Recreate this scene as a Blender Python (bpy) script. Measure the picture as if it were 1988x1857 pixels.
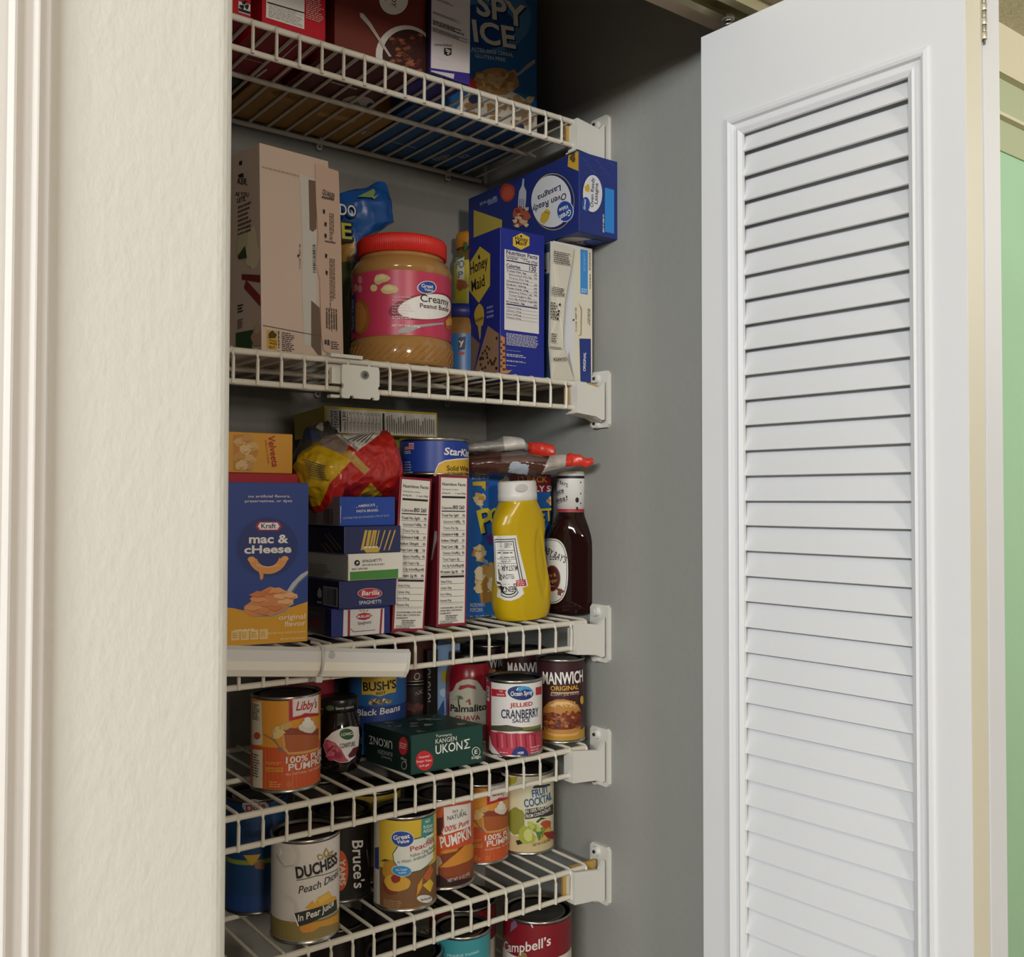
import bpy, bmesh, math, random
from mathutils import Vector as V, Matrix, noise

for o in list(bpy.data.objects):
    bpy.data.objects.remove(o)
SC = bpy.context.scene
COL = SC.collection
U = 0.0254            # inches, scaled from image pixels by wire spacing and can size; 1 unit = 1 m
Z0 = 79.0             # height of the top shelf above the floor (inches)
PI = math.pi
R_ = math.radians

# ------------------------------------------------------------------ camera
CAM = V((-30.8267, -36.8968, -19.0502))      # inches, z relative to the top shelf
FPX, IW, IH = 1888.5, 1988, 1857
YAW, PIT, ROLL = 0.6473, 0.0229, 0.0017
FW = V((math.sin(YAW) * math.cos(PIT), math.cos(YAW) * math.cos(PIT), math.sin(PIT)))
_rt = V((math.cos(YAW), -math.sin(YAW), 0))
_up = _rt.cross(FW)
RT = _rt * math.cos(ROLL) + _up * math.sin(ROLL)
UP = -_rt * math.sin(ROLL) + _up * math.cos(ROLL)
cam = bpy.data.cameras.new('camera')
camo = bpy.data.objects.new('camera', cam)
COL.objects.link(camo)
cam.sensor_fit = 'HORIZONTAL'
cam.sensor_width = 36.0
cam.lens = 36.0 * FPX / IW
cam.clip_start = 0.02
m = Matrix((RT, UP, -FW)).transposed().to_4x4()
m.translation = (CAM + V((0, 0, Z0))) * U
camo.matrix_world = m
SC.camera = camo

# ------------------------------------------------------------------ world, light, exposure
w = bpy.data.worlds.new('room_ambience')
SC.world = w
w.use_nodes = True
w.node_tree.nodes['Background'].inputs[0].default_value = (0.93, 0.97, 1.0, 1)
w.node_tree.nodes['Background'].inputs[1].default_value = 0.03


def area(name, loc, target, size, watts, col, sy=None):
    l = bpy.data.lights.new(name, 'AREA')
    l.energy = watts
    l.color = col
    l.size = size * U
    if sy:
        l.shape = 'RECTANGLE'
        l.size_y = sy * U
    o = bpy.data.objects.new(name, l)
    COL.objects.link(o)
    p = (V(loc) + V((0, 0, Z0))) * U
    o.location = p
    d = (V(target) + V((0, 0, Z0))) * U - p
    o.rotation_euler = d.to_track_quat('-Z', 'Y').to_euler()
    return o


area('window_daylight', (-125, -85, 11), (0, -8, -16), 70, 96, (0.95, 0.99, 1.0), 14)
area('ceiling_lamp', (-47, -150, 7), (-5, 0, -20), 16, 36, (1.0, 0.9, 0.78))
area('green_wall_fill', (75, -75, 12), (40, 0, -10), 14, 26, (1.0, 0.96, 0.9))  # added unseen fill light, brightens the green wall and its moulding
SC.view_settings.view_transform = 'Standard'
SC.view_settings.look = 'None'
SC.view_settings.gamma = 1.0
SC.view_settings.use_curve_mapping = False
SC.view_settings.exposure = 0.0


# ------------------------------------------------------------------ helpers
def ray(px, py):
    return FW + RT * ((px - IW / 2) / FPX) - UP * ((py - IH / 2) / FPX)


def at(px, py, y):
    d = ray(px, py)
    return CAM + d * ((y - CAM.y) / d.y)


def atz(px, py, z):
    d = ray(px, py)
    return CAM + d * ((z - CAM.z) / d.z)


def to_px(p):
    d = p - CAM
    z = d.dot(FW)
    return IW / 2 + FPX * d.dot(RT) / z, IH / 2 - FPX * d.dot(UP) / z


def lin(c):
    return c / 12.92 if c <= 0.04045 else ((c + 0.055) / 1.055) ** 2.4


def hexc(h):
    h = h.lstrip('#')
    return tuple(lin(int(h[i:i + 2], 16) / 255) for i in (0, 2, 4))


_M = {}


def mat(col, rough=0.5, metal=0.0, kind='', **kw):
    key = (col, rough, metal, kind)
    if key in _M:
        return _M[key]
    mt = bpy.data.materials.new((kind or 'ink') + '_' + col.strip('#'))
    mt.use_nodes = True
    nt = mt.node_tree
    b = nt.nodes['Principled BSDF']
    b.inputs['Base Color'].default_value = (*hexc(col), 1)
    b.inputs['Roughness'].default_value = rough
    b.inputs['Metallic'].default_value = metal
    N, Lk = nt.nodes.new, nt.links.new
    if kind in ('wall', 'orange', 'popcorn', 'paint', 'film', 'metal', 'card', 'plastic'):
        tc = N('ShaderNodeTexCoord')
        mp = N('ShaderNodeMapping')
        nz = N('ShaderNodeTexNoise')
        bp = N('ShaderNodeBump')
        Lk(tc.outputs['Object'], mp.inputs[0])
        Lk(mp.outputs[0], nz.inputs['Vector'])
        Lk(nz.outputs[0], bp.inputs['Height'])
        Lk(bp.outputs[0], b.inputs['Normal'])
        sc, det, st, dist, sz = {'wall': (90, 3, .25, .0025, 1), 'orange': (170, 2.5, .5, .0016, .55), 'popcorn': (38, 5, 1, .035, 1),
                                 'paint': (60, 2, .12, .001, .12), 'film': (40, 3, .5, .004, 1), 'metal': (300, 2, .1, .0005, 1),
                                 'card': (120, 3, .1, .0006, 1), 'plastic': (150, 2, .06, .0006, 1)}[kind]
        nz.inputs['Scale'].default_value = sc
        nz.inputs['Detail'].default_value = det
        bp.inputs['Strength'].default_value = st
        bp.inputs['Distance'].default_value = dist
        mp.inputs['Scale'].default_value = (1, 1, sz)
        if kind in ('wall', 'orange', 'paint'):      # faint unevenness of the paint itself
            n2 = N('ShaderNodeTexNoise')
            n2.inputs['Scale'].default_value = 6
            rp = N('ShaderNodeMix')
            rp.data_type = 'RGBA'
            Lk(tc.outputs['Object'], n2.inputs['Vector'])
            Lk(n2.outputs[0], rp.inputs['Factor'])
            c = hexc(col)
            rp.inputs[6].default_value = (*[x * .98 for x in c], 1)
            rp.inputs[7].default_value = (*[min(1, x * 1.02) for x in c], 1)
            Lk(rp.outputs[2], b.inputs['Base Color'])
    if kind == 'clear':
        b.inputs['Transmission Weight'].default_value = 0.75
        b.inputs['IOR'].default_value = 1.15
    if kind == 'film':
        b.inputs['Coat Weight'].default_value = 0.4
        b.inputs['Coat Roughness'].default_value = 0.2
    _M[key] = mt
    return mt


class MB:
    """collects shapes (inches, local) and links them as one mesh object"""

    def __init__(s):
        s.v, s.f, s.mi, s.sm, s.mats = [], [], [], [], []

    def idx(s, mt):
        if isinstance(mt, str):
            mt = mat(mt)
        if mt not in s.mats:
            s.mats.append(mt)
        return s.mats.index(mt)

    def add(s, vs, fs, mt, smooth=False):
        o = len(s.v)
        i = s.idx(mt)
        s.v += [tuple(q) for q in vs]
        for f in fs:
            s.f.append([o + k for k in f])
            s.mi.append(i)
            s.sm.append(smooth)

    def hexa(s, p, mt):          # 8 points, bottom ring then top ring
        s.add(p, [(3, 2, 1, 0), (4, 5, 6, 7), (0, 1, 5, 4), (1, 2, 6, 5), (2, 3, 7, 6), (3, 0, 4, 7)], mt)

    def box(s, x0, y0, z0, x1, y1, z1, mt, bev=0.0):
        if not bev:
            s.hexa([(x0, y0, z0), (x1, y0, z0), (x1, y1, z0), (x0, y1, z0), (x0, y0, z1), (x1, y0, z1), (x1, y1, z1), (x0, y1, z1)], mt)
            return
        bm = bmesh.new()
        bmesh.ops.create_cube(bm, size=1)
        for q in bm.verts:
            q.co = V(((x0 + x1) / 2 + q.co.x * (x1 - x0), (y0 + y1) / 2 + q.co.y * (y1 - y0), (z0 + z1) / 2 + q.co.z * (z1 - z0)))
        bmesh.ops.bevel(bm, geom=list(bm.edges), offset=bev, segments=2, affect='EDGES', profile=.5)
        s.bm(bm, mt)

    def bm(s, bm, mt, smooth=False):
        bm.verts.index_update()
        s.add([q.co.copy() for q in bm.verts], [[q.index for q in f.verts] for f in bm.faces], mt, smooth)
        bm.free()

    def prism(s, pts, axis, a, b, mt):
        """polygon pts extruded along axis 'x','y','z' from a to b"""
        def P(q, t):
            return {'x': (t, q[0], q[1]), 'y': (q[0], t, q[1]), 'z': (q[0], q[1], t)}[axis]
        n = len(pts)
        s.add([P(q, a) for q in pts] + [P(q, b) for q in pts],
              [tuple(range(n))[::-1], tuple(range(n, 2 * n))] + [(i, (i + 1) % n, n + (i + 1) % n, n + i) for i in range(n)], mt)

    def lathe(s, prof, mt, n=48, c=(0, 0), caps=True, shape=None):
        """prof [(r,z)]; shape(r,z,ang)->(x,y) lets a section be other than round"""
        vs, fs = [], []
        for r, z in prof:
            for k in range(n):
                a = 2 * PI * k / n
                x, y = shape(r, z, a) if shape else (r * math.cos(a), r * math.sin(a))
                vs.append((c[0] + x, c[1] + y, z))
        for i in range(len(prof) - 1):
            for k in range(n):
                fs.append((i * n + k, i * n + (k + 1) % n, (i + 1) * n + (k + 1) % n, (i + 1) * n + k))
        s.add(vs, fs, mt, True)
        if caps:
            o = len(s.v) - len(vs)
            i = s.idx(mt)
            for ring in (list(range(n))[::-1], [(len(prof) - 1) * n + k for k in range(n)]):
                s.f.append([o + k for k in ring])
                s.mi.append(i)
                s.sm.append(False)

    def tube(s, pts, r, mt, n=10):
        pts = [V(q) for q in pts]
        vs, fs = [], []
        ref = V((0, 0, 1))
        for i, q in enumerate(pts):
            t = (pts[min(i + 1, len(pts) - 1)] - pts[max(i - 1, 0)]).normalized()
            a = t.cross(ref)
            if a.length < .05:
                a = t.cross(V((1, 0, 0)))
            a.normalize()
            b = t.cross(a)
            for k in range(n):
                an = 2 * PI * k / n
                vs.append(q + a * (r * math.cos(an)) + b * (r * math.sin(an)))
        for i in range(len(pts) - 1):
            for k in range(n):
                fs.append((i * n + k, i * n + (k + 1) % n, (i + 1) * n + (k + 1) % n, (i + 1) * n + k))
        s.add(vs, fs, mt, True)
        s.add(vs[:n], [tuple(range(n))], mt)
        s.add(vs[-n:], [tuple(range(n))[::-1]], mt)

    def build(s, name, parent=None, M=None):
        me = bpy.data.meshes.new(name)
        me.from_pydata([(a * U, b * U, c * U) for a, b, c in s.v], [], s.f)
        for mt in s.mats:
            me.materials.append(mt)
        me.polygons.foreach_set('material_index', s.mi)
        me.polygons.foreach_set('use_smooth', s.sm)
        me.update()
        o = bpy.data.objects.new(name, me)
        COL.objects.link(o)
        if parent is not None:
            o.parent = parent
        elif M is not None:
            o.matrix_world = wm(M)
        else:
            o.location = (0, 0, Z0 * U)
        return o


def wm(M):
    """inch frame (z relative to the top shelf) -> world matrix in metres"""
    K = M.copy()
    K.translation = (M.translation + V((0, 0, Z0))) * U
    return K


def frame(x, y, z, yaw=0, roll=0, pitch=0):
    return Matrix.Translation((x, y, z)) @ Matrix.Rotation(R_(yaw), 4, 'Z') @ Matrix.Rotation(R_(roll), 4, 'Y') @ Matrix.Rotation(R_(pitch), 4, 'X')


def tag(o, label=None, cat=None, group=None, kind=None):
    if label:
        o['label'] = label
    if cat:
        o['category'] = cat
    if group:
        o['group'] = group
    if kind:
        o['kind'] = kind
    return o


def empty(name, M, label, cat, group=None):
    o = bpy.data.objects.new(name, None)
    COL.objects.link(o)
    o.empty_display_size = 0.02
    o.matrix_world = wm(M)
    return tag(o, label, cat, group)


def struct(name, mb, label=None, cat=None):
    return tag(mb.build(name), label, cat, kind='structure')


# ------------------------------------------------------------------ printed matter
_T = {}


def glyphs(s, bold):
    bold *= .5
    k = (s, bold)
    if k not in _T:
        c = bpy.data.curves.new('t', 'FONT')
        c.body = s
        c.offset = bold
        c.resolution_u = 3 if len(s) < 12 else 2
        o = bpy.data.objects.new('t', c)
        COL.objects.link(o)
        bpy.context.view_layer.update()
        me = o.to_mesh()
        vs = [(q.co.x, q.co.y) for q in me.vertices]
        fs = [list(p.vertices) for p in me.polygons]
        o.to_mesh_clear()
        bpy.data.objects.remove(o)
        bpy.data.curves.remove(c)
        xs = [q[0] for q in vs] or [0, 1]
        _T[k] = (vs, fs, min(xs), max(xs))
    return _T[k]


A1 = (440, 0, 4.8875); A2 = (800, 0, 4.8875); A3 = (440, 270, 4.8875); A4 = (800, 270, 4.7333); A5 = (440, 600, 4.8875); A6 = (800, 600, 4.7333)
B1 = (440, 900, 4.8875); B2 = (800, 840, 4.6425); B3 = (440, 1220, 4.8875); B4 = (800, 1180, 4.8875); B5 = (440, 1500, 4.97); B6 = (800, 1480, 4.925)
LAYER = 0.006


class Art:
    """Flat artwork (traced in zoomed image pixels, cast from the camera) wrapped on a printed surface.
    kind 'plane': o,u,v,n ; 'cyl': radius, angle0 ; 'relief': plane + height(u,v)"""

    def __init__(s, M, kind='plane', o=(0, 0, 0), u=(1, 0, 0), v=(0, 0, 1), n=(0, -1, 0), rad=1, ang=0, height=None, inset=0):
        s.M, s.kind = M, kind
        s.o, s.u, s.v, s.n = V(o), V(u), V(v), V(n)
        s.rad, s.ang, s.height, s.inset = rad, ang, height, inset
        s.inv = M.inverted()
        s.z = (0, 0, 1)
        s.clip = None
        s.k = 0
        s.b = bmesh.new()
        s.mats = []

    def uv(s, x, y):  # casts a zoomed image pixel from the camera onto this surface
        px, py = s.z[0] + x / s.z[2], s.z[1] + y / s.z[2]
        a = s.inv @ CAM
        d = s.inv.to_3x3() @ ray(px, py)
        if s.kind == 'cyl':
            A = d.x ** 2 + d.y ** 2
            B = a.x * d.x + a.y * d.y
            D = B * B - A * (a.x ** 2 + a.y ** 2 - s.rad ** 2)
            t = (-B - math.sqrt(max(D, 0))) / A
            p = a + d * t
            th = math.atan2(p.y, p.x) - s.ang
            th = (th + PI) % (2 * PI) - PI
            return V((th * s.rad, p.z))
        o = s.o - s.n * s.inset
        t = (o - a).dot(s.n) / d.dot(s.n)
        p = a + d * t - o
        q = V((p.dot(s.u) / s.u.length_squared, p.dot(s.v) / s.v.length_squared))
        if s.kind == 'relief' and s.height:
            for _ in range(8):          # settle onto the curved surface
                o = s.o + s.n * s.height(q.x, q.y)
                t = (o - a).dot(s.n) / d.dot(s.n)
                p = a + d * t - o
                q2 = V((p.dot(s.u), p.dot(s.v)))
                q = (q + q2) / 2
        return q

    def idx(s, mt):
        if isinstance(mt, str):
            mt = mat(mt)
        if mt not in s.mats:
            s.mats.append(mt)
        return s.mats.index(mt)

    def raw(s, pts, mt, l):
        pts = [V(q) for q in pts]
        if len(pts) < 3:
            return
        ar = sum(pts[i].x * pts[i - 1].y - pts[i - 1].x * pts[i].y for i in range(len(pts)))
        if ar > 0:
            pts = pts[::-1]
        s.k += 1
        vs = [s.b.verts.new((q.x, q.y, l * LAYER + s.k * .00022)) for q in pts]
        f = s.b.faces.new(vs)
        f.material_index = s.idx(mt)

    def poly(s, pts, mt, l=1):
        s.raw([s.uv(*q) for q in pts], mt, l)

    def R(s, x0, y0, x1, y1, mt, l=1):
        a, b = s.uv(x0, y0), s.uv(x1, y1)
        s.raw([(a.x, a.y), (b.x, a.y), (b.x, b.y), (a.x, b.y)], mt, l)

    def RU(s, u0, v0, u1, v1, mt, l=1):
        s.raw([(u0, v0), (u1, v0), (u1, v1), (u0, v1)], mt, l)

    def ell(s, x, y, rx, ry, mt, l=1, n=36, a0=0, a1=360, rot=0):
        c = s.uv(x, y)
        ex, ey = s.uv(x + rx, y) - c, s.uv(x, y - ry) - c
        pts = []
        for k in range(n if a1 - a0 >= 360 else n + 1):
            a = R_(a0 + (a1 - a0) * k / n)
            x2, y2 = math.cos(a), math.sin(a)
            pts.append(c + ex * (x2 * math.cos(rot) - y2 * math.sin(rot) * ry / rx) + ey * (y2 * math.cos(rot) + x2 * math.sin(rot) * rx / ry))
        s.raw(pts, mt, l)

    def blob(s, x, y, rx, ry, mt, l=2, seed=1, amp=.25, n=22):
        rn = random.Random(seed + int(x) * 7 + int(y))
        ph = [rn.uniform(0, 6.28) for _ in range(3)]
        c = s.uv(x, y)
        ex, ey = s.uv(x + rx, y) - c, s.uv(x, y - ry) - c
        pts = []
        for k in range(n):
            a = 2 * PI * k / n
            q = 1 + amp * (.5 * math.sin(3 * a + ph[0]) + .35 * math.sin(5 * a + ph[1]) + .3 * math.sin(8 * a + ph[2]))
            pts.append(c + ex * (math.cos(a) * q) + ey * (math.sin(a) * q))
        s.raw(pts, mt, l)

    def tu(s, t, u, v, h, mt, wd=None, rot=0, bold=0.0, shear=0.0, l=4, centre=False):
        vs, fs, x0, x1 = glyphs(t, bold)
        sy = h / 0.727
        sx = sy if wd is None else wd / max(x1 - x0, .01)
        off = -(x1 - x0) * sx / 2 if centre else 0
        ca, sa = math.cos(rot), math.sin(rot)
        nv = []
        for a, b in vs:
            X, Y = (a - x0) * sx + shear * b * sy + off, b * sy
            nv.append(s.b.verts.new((u + X * ca - Y * sa, v + X * sa + Y * ca, l * LAYER)))
        s.k += 1
        for q in nv:
            q.co.z += s.k * .00022
        i = s.idx(mt)
        for f in fs:
            try:
                fc = s.b.faces.new([nv[k] for k in f])
                fc.material_index = i
            except ValueError:
                pass

    def t(s, t, xl, yl, xr, yr, h, mt, bold=0.0, shear=0.0, l=4):
        """text from baseline start to baseline end, cap height h (zoomed image pixels)"""
        a, b = s.uv(xl, yl), s.uv(xr, yr)
        dx, dy = xr - xl, yr - yl
        q = math.hypot(dx, dy)
        mx, my = (xl + xr) / 2, (yl + yr) / 2
        c0, c1 = s.uv(mx, my), s.uv(mx + dy / q * h, my - dx / q * h)
        s.tu(t, a.x, a.y, (c1 - c0).length, mt, (b - a).length, math.atan2(b.y - a.y, b.x - a.x), bold, shear, l)

    def tw(s, t, x, y, h, wd, mt, bold=0.0, shear=0.0, l=4, rot=0):
        """text that runs on round the side: start point, cap height, width in inches"""
        a, c = s.uv(x, y), s.uv(x, y - h)
        s.tu(t, a.x, a.y, abs(c.y - a.y), mt, wd, rot, bold, shear, l)

    def bars(s, x0, y0, x1, y1, n, mt, l=3, vert=False, fill=.5, seed=3, ragged=.35):
        """small illegible print: rows of short strokes"""
        a, b = s.uv(x0, y0), s.uv(x1, y1)
        rn = random.Random(seed + int(x0))
        u0, u1, v0, v1 = a.x, b.x, a.y, b.y
        for k in range(n):
            if vert:
                p = u0 + (u1 - u0) * (k + .5) / n
                th = abs(u1 - u0) / n * fill / 2
                q, e = v0, v0 + (v1 - v0) * (1 - ragged * rn.random())
            else:
                p = v0 + (v1 - v0) * (k + .5) / n
                th = abs(v1 - v0) / n * fill / 2
                q, e = u0, u0 + (u1 - u0) * (1 - ragged * rn.random())
            sgn = 1 if e > q else -1
            while (e - q) * sgn > .01:
                wd = rn.uniform(.06, .2) * sgn
                z = q + wd if (e - q - wd) * sgn > 0 else e
                if vert:
                    s.RU(p - th, min(q, z), p + th, max(q, z), mt, l)
                else:
                    s.RU(min(q, z), p - th, max(q, z), p + th, mt, l)
                q = z + .035 * sgn

    def barcode(s, x0, y0, x1, y1, mt='#1c1c1e', bg='#d9d5cf', l=2, horiz=False):
        a, b = s.uv(x0, y0), s.uv(x1, y1)
        s.RU(min(a.x, b.x), min(a.y, b.y), max(a.x, b.x), max(a.y, b.y), bg, l)
        rn = random.Random(int(x0))
        q = .06
        while q < .94:
            wd = rn.choice((.012, .02, .035))
            if horiz:
                s.RU(min(a.x, b.x) + .04, min(a.y, b.y) + abs(b.y - a.y) * q, max(a.x, b.x) - .04, min(a.y, b.y) + abs(b.y - a.y) * (q + wd), mt, l + 1)
            else:
                s.RU(min(a.x, b.x) + abs(b.x - a.x) * q, min(a.y, b.y) + .04, min(a.x, b.x) + abs(b.x - a.x) * (q + wd), max(a.y, b.y) - .04, mt, l + 1)
            q += wd + rn.choice((.012, .02, .03))

    def done(s, mb, step=None):
        b = s.b
        if s.clip:
            for ax, val, sg in ((0, .02, -1), (0, s.clip[0] - .02, 1), (1, .02, -1), (1, s.clip[1] - .02, 1)):
                co = V((val, 0, 0)) if ax == 0 else V((0, val, 0))
                no = V((sg, 0, 0)) if ax == 0 else V((0, sg, 0))
                bmesh.ops.bisect_plane(b, geom=list(b.verts) + list(b.edges) + list(b.faces), plane_co=co, plane_no=no, dist=1e-5, clear_outer=True)
        if s.kind != 'plane':
            us = [q.co.x for q in b.verts] or [0]
            st = step or (s.rad * .13 if s.kind == 'cyl' else .2)
            for ax, vals in ((0, us), (1, [q.co.y for q in b.verts] or [0])):
                if s.kind == 'cyl' and ax == 1:
                    continue
                k = math.ceil(min(vals) / st)
                while k * st < max(vals):
                    co = V((k * st, 0, 0)) if ax == 0 else V((0, k * st, 0))
                    bmesh.ops.bisect_plane(b, geom=list(b.verts) + list(b.edges) + list(b.faces), plane_co=co, plane_no=V((1, 0, 0)) if ax == 0 else V((0, 1, 0)), dist=1e-5)
                    k += 1
        b.verts.index_update()
        out = []
        for q in b.verts:
            u, v, h = q.co
            if s.kind == 'cyl':
                th = s.ang + u / s.rad
                out.append(((s.rad + h) * math.cos(th), (s.rad + h) * math.sin(th), v))
            else:
                hh = h + (s.height(u, v) if s.height else 0)
                out.append(tuple(s.o + s.u * u + s.v * v + s.n * hh))
        for i, mt in enumerate(s.mats):
            fs = [[q.index for q in f.verts] for f in b.faces if f.material_index == i]
            if fs:
                used = sorted({k for f in fs for k in f})
                mp = {k: j for j, k in enumerate(used)}
                mb.add([out[k] for k in used], [[mp[k] for k in f] for f in fs], mt)
        b.free()


def nutrition(c, u0, v0, u1, v1, ink='#1d1a1c', paper='#e9e5df', cal=('130',), small=True, l=2):
    """a nutrition panel: title, rules, calories and rows"""
    c.RU(u0, v0, u1, v1, paper, l)
    wd, ht = u1 - u0, v1 - v0
    p = wd * .05
    a, b = u0 + p, u1 - p
    y = v1 - ht * .055
    c.tu('Nutrition Facts', a, y, wd * .1, ink, b - a, bold=.03, l=l + 2)
    y -= ht * .03
    c.tu('8 servings per container', a, y, wd * .045, ink, wd * .62, l=l + 2)
    y -= ht * .026
    c.tu('Serving size', a, y, wd * .05, ink, wd * .32, bold=.02, l=l + 2)
    c.tu('1 cup (35g)', b - wd * .4, y, wd * .05, ink, wd * .4, bold=.02, l=l + 2)
    y -= ht * .03
    c.RU(a, y, b, y + ht * .014, ink, l + 1)
    y -= ht * .075
    c.tu('Calories', a, y, wd * .085, ink, wd * .4, bold=.03, l=l + 2)
    for i, k in enumerate(cal):
        c.tu(k, b - wd * .24 * (len(cal) - i), y, wd * .13, ink, wd * .2, bold=.03, l=l + 2)
    y -= ht * .018
    c.RU(a, y, b, y + ht * .007, ink, l + 1)
    rows = ['Total Fat 3g', '  Saturated Fat 0g', '  Trans Fat 0g', 'Cholesterol 0mg', 'Sodium 150mg', 'Total Carb. 24g', '  Dietary Fiber 1g', '  Total Sugars 8g', '  Incl. 8g Added Sugars', 'Protein 2g']
    st = ht * (.043 if small else .05)
    for i, r in enumerate(rows):
        y -= st
        ind = .07 * wd if r.startswith('  ') else 0
        c.tu(r.strip(), a + ind, y + st * .22, st * .42, ink, wd * (.3 + .022 * len(r)) - ind * .6, bold=0 if ind else .03, l=l + 2)
        if i not in (2, 7):
            for k in range(len(cal)):
                c.tu('%d%%' % ((i * 7) % 11), b - wd * .1 - wd * .24 * k, y + st * .22, st * .42, ink, wd * .09, bold=.02, l=l + 2)
        c.RU(a + ind, y, b, y + ht * .002, ink, l + 1)
    y -= ht * .022
    c.RU(a, y, b, y + ht * .014, ink, l + 1)
    for r in ('Vitamin D 0mcg', 'Calcium 10mg', 'Iron 0.8mg', 'Potassium 50mg'):
        y -= st
        c.tu(r, a, y + st * .22, st * .38, ink, wd * .42, l=l + 2)
        c.RU(a, y, b, y + ht * .002, ink, l + 1)
    return y - ht * .01


def greek(c, u0, v0, u1, v1, n, ink, l=4, seed=1, fill=.45):
    rn = random.Random(seed)
    for k in range(n):
        y = v1 + (v0 - v1) * (k + .5) / n
        th = abs(v1 - v0) / n * fill / 2
        q = u0
        e = u0 + (u1 - u0) * (1 - .25 * rn.random() ** 2)
        while q < e - .02:
            z = min(q + rn.uniform(.05, .2), e)
            c.RU(q, y - th, z, y + th, ink, l)
            q = z + .03


# ------------------------------------------------------------------ materials of the place
WHITE_RAIL = mat('#d9d3c4', .35, 0, 'plastic')
WHITE_PLASTIC = mat('#d8d6ce', .4, 0, 'plastic')
TAN = mat('#b89650', .6)
STEEL = mat('#b9b6b0', .28, 1.0, 'metal')
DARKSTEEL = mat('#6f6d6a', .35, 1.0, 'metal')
CREAM = mat('#d2cfc6', .75, 0, 'orange')
GREY = mat('#93938e', .8, 0, 'wall')
DOORW = mat('#dddee0', .5, 0, 'paint')
DOOREDGE = mat('#d9d3bd', .5, 0, 'paint')  # yellow light on the near leaf's outer edge, put into the colour
GREEN = mat('#a9d0ab', .8, 0, 'wall')
FRIEZE = mat('#b3ba95', .7, 0, 'paint')
MOULD = mat('#d8d0b4', .6, 0, 'paint')

DECK = [.2, -12.977, -24.936, -31.19, -37.123, -43.0]
RAILZ = [0.0, -13.177, -25.136, -31.39, -37.323, -43.2]
PHASE = [0, .308, .640, -8.326 % 1, .658, .4]
DEPTH, MID, RAIL_END = 10.12, 4.93, 2.34
WALLX, BACKY, YO, YI, OPEN_X, HEADZ = 3.06, 10.5, -11.0, -7.3, -20.8, 2.5


# ------------------------------------------------------------------ the room
def room():
    b = MB(); b.box(-110, -260, -79.6, 110, 12, -79, mat('#8f7a62', .5, 0, 'wall')); struct('floor', b)
    b = MB(); b.box(-110, -260, 17, 110, 12, 17.6, mat('#e0d8bc', .9, 0, 'popcorn')); struct('ceiling', b)
    # closet shell
    b = MB(); b.box(-24, BACKY, -79, WALLX + .5, BACKY + .6, 17, GREY); struct('wall_back', b)
    b = MB(); b.box(WALLX, YI, -79, WALLX + 3.6, BACKY + .6, 17, GREY); struct('wall_right', b)
    b = MB(); b.box(-24.6, YI, -79, -24, BACKY + .6, 17, GREY); struct('wall_left', b)
    # front wall with the door opening, a rounded plaster corner and the header over the opening
    b = MB()
    r = .55
    prof = [(-60, YO), (OPEN_X - r, YO)] + [(OPEN_X - r + r * math.sin(a), YO + r - r * math.cos(a)) for a in [R_(15 * k) for k in range(1, 7)]] + [(OPEN_X, YI), (-60, YI)]
    b.prism(prof, 'z', -79, 17, CREAM)
    b.box(OPEN_X - .5, YO, HEADZ, 7.5, YI, 17, mat('#b9aa98', .8, 0, 'wall'))
    b.box(4.5, YO, -79, 7.5, YI, HEADZ, CREAM)
    struct('wall_front', b)
    # green wall beyond the closet, with its stacked crown moulding
    b = MB(); b.box(7.5, -.8, -79, 110, 0, 17, GREEN); b.box(6.66, YI, -79, 7.5, 0, 17, GREEN); struct('wall_far', b)
    b = MB()
    for y0, z0, z1, mt in ((-1.25, 13.2, 17, MOULD), (-1.6, 12.95, 13.2, MOULD), (-1.0, 10.1, 12.95, FRIEZE), (-1.45, 9.85, 10.1, MOULD), (-.95, 7.5, 9.85, FRIEZE)):
        b.box(7.5, y0, z0, 110, -.79, z1, mt)
    struct('trim_2', b)
    # door casing on the left
    b = MB()
    prof = [(q[0], YO - q[1]) for q in ((-25.6, 0), (-25.6, .26), (-25.66, .36), (-25.9, .4), (-25.93, .56), (-25.97, .56), (-26.06, .44), (-26.4, .46), (-26.44, .66), (-26.5, .68), (-26.62, .56),
                                        (-27.3, .6), (-27.5, .74), (-28.2, .8), (-28.4, .7), (-28.4, 0))]
    b.prism(prof[::-1], 'z', -79, 4, mat('#dcd7d2', .45, 0, 'paint'))
    struct('trim_1', b)


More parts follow.
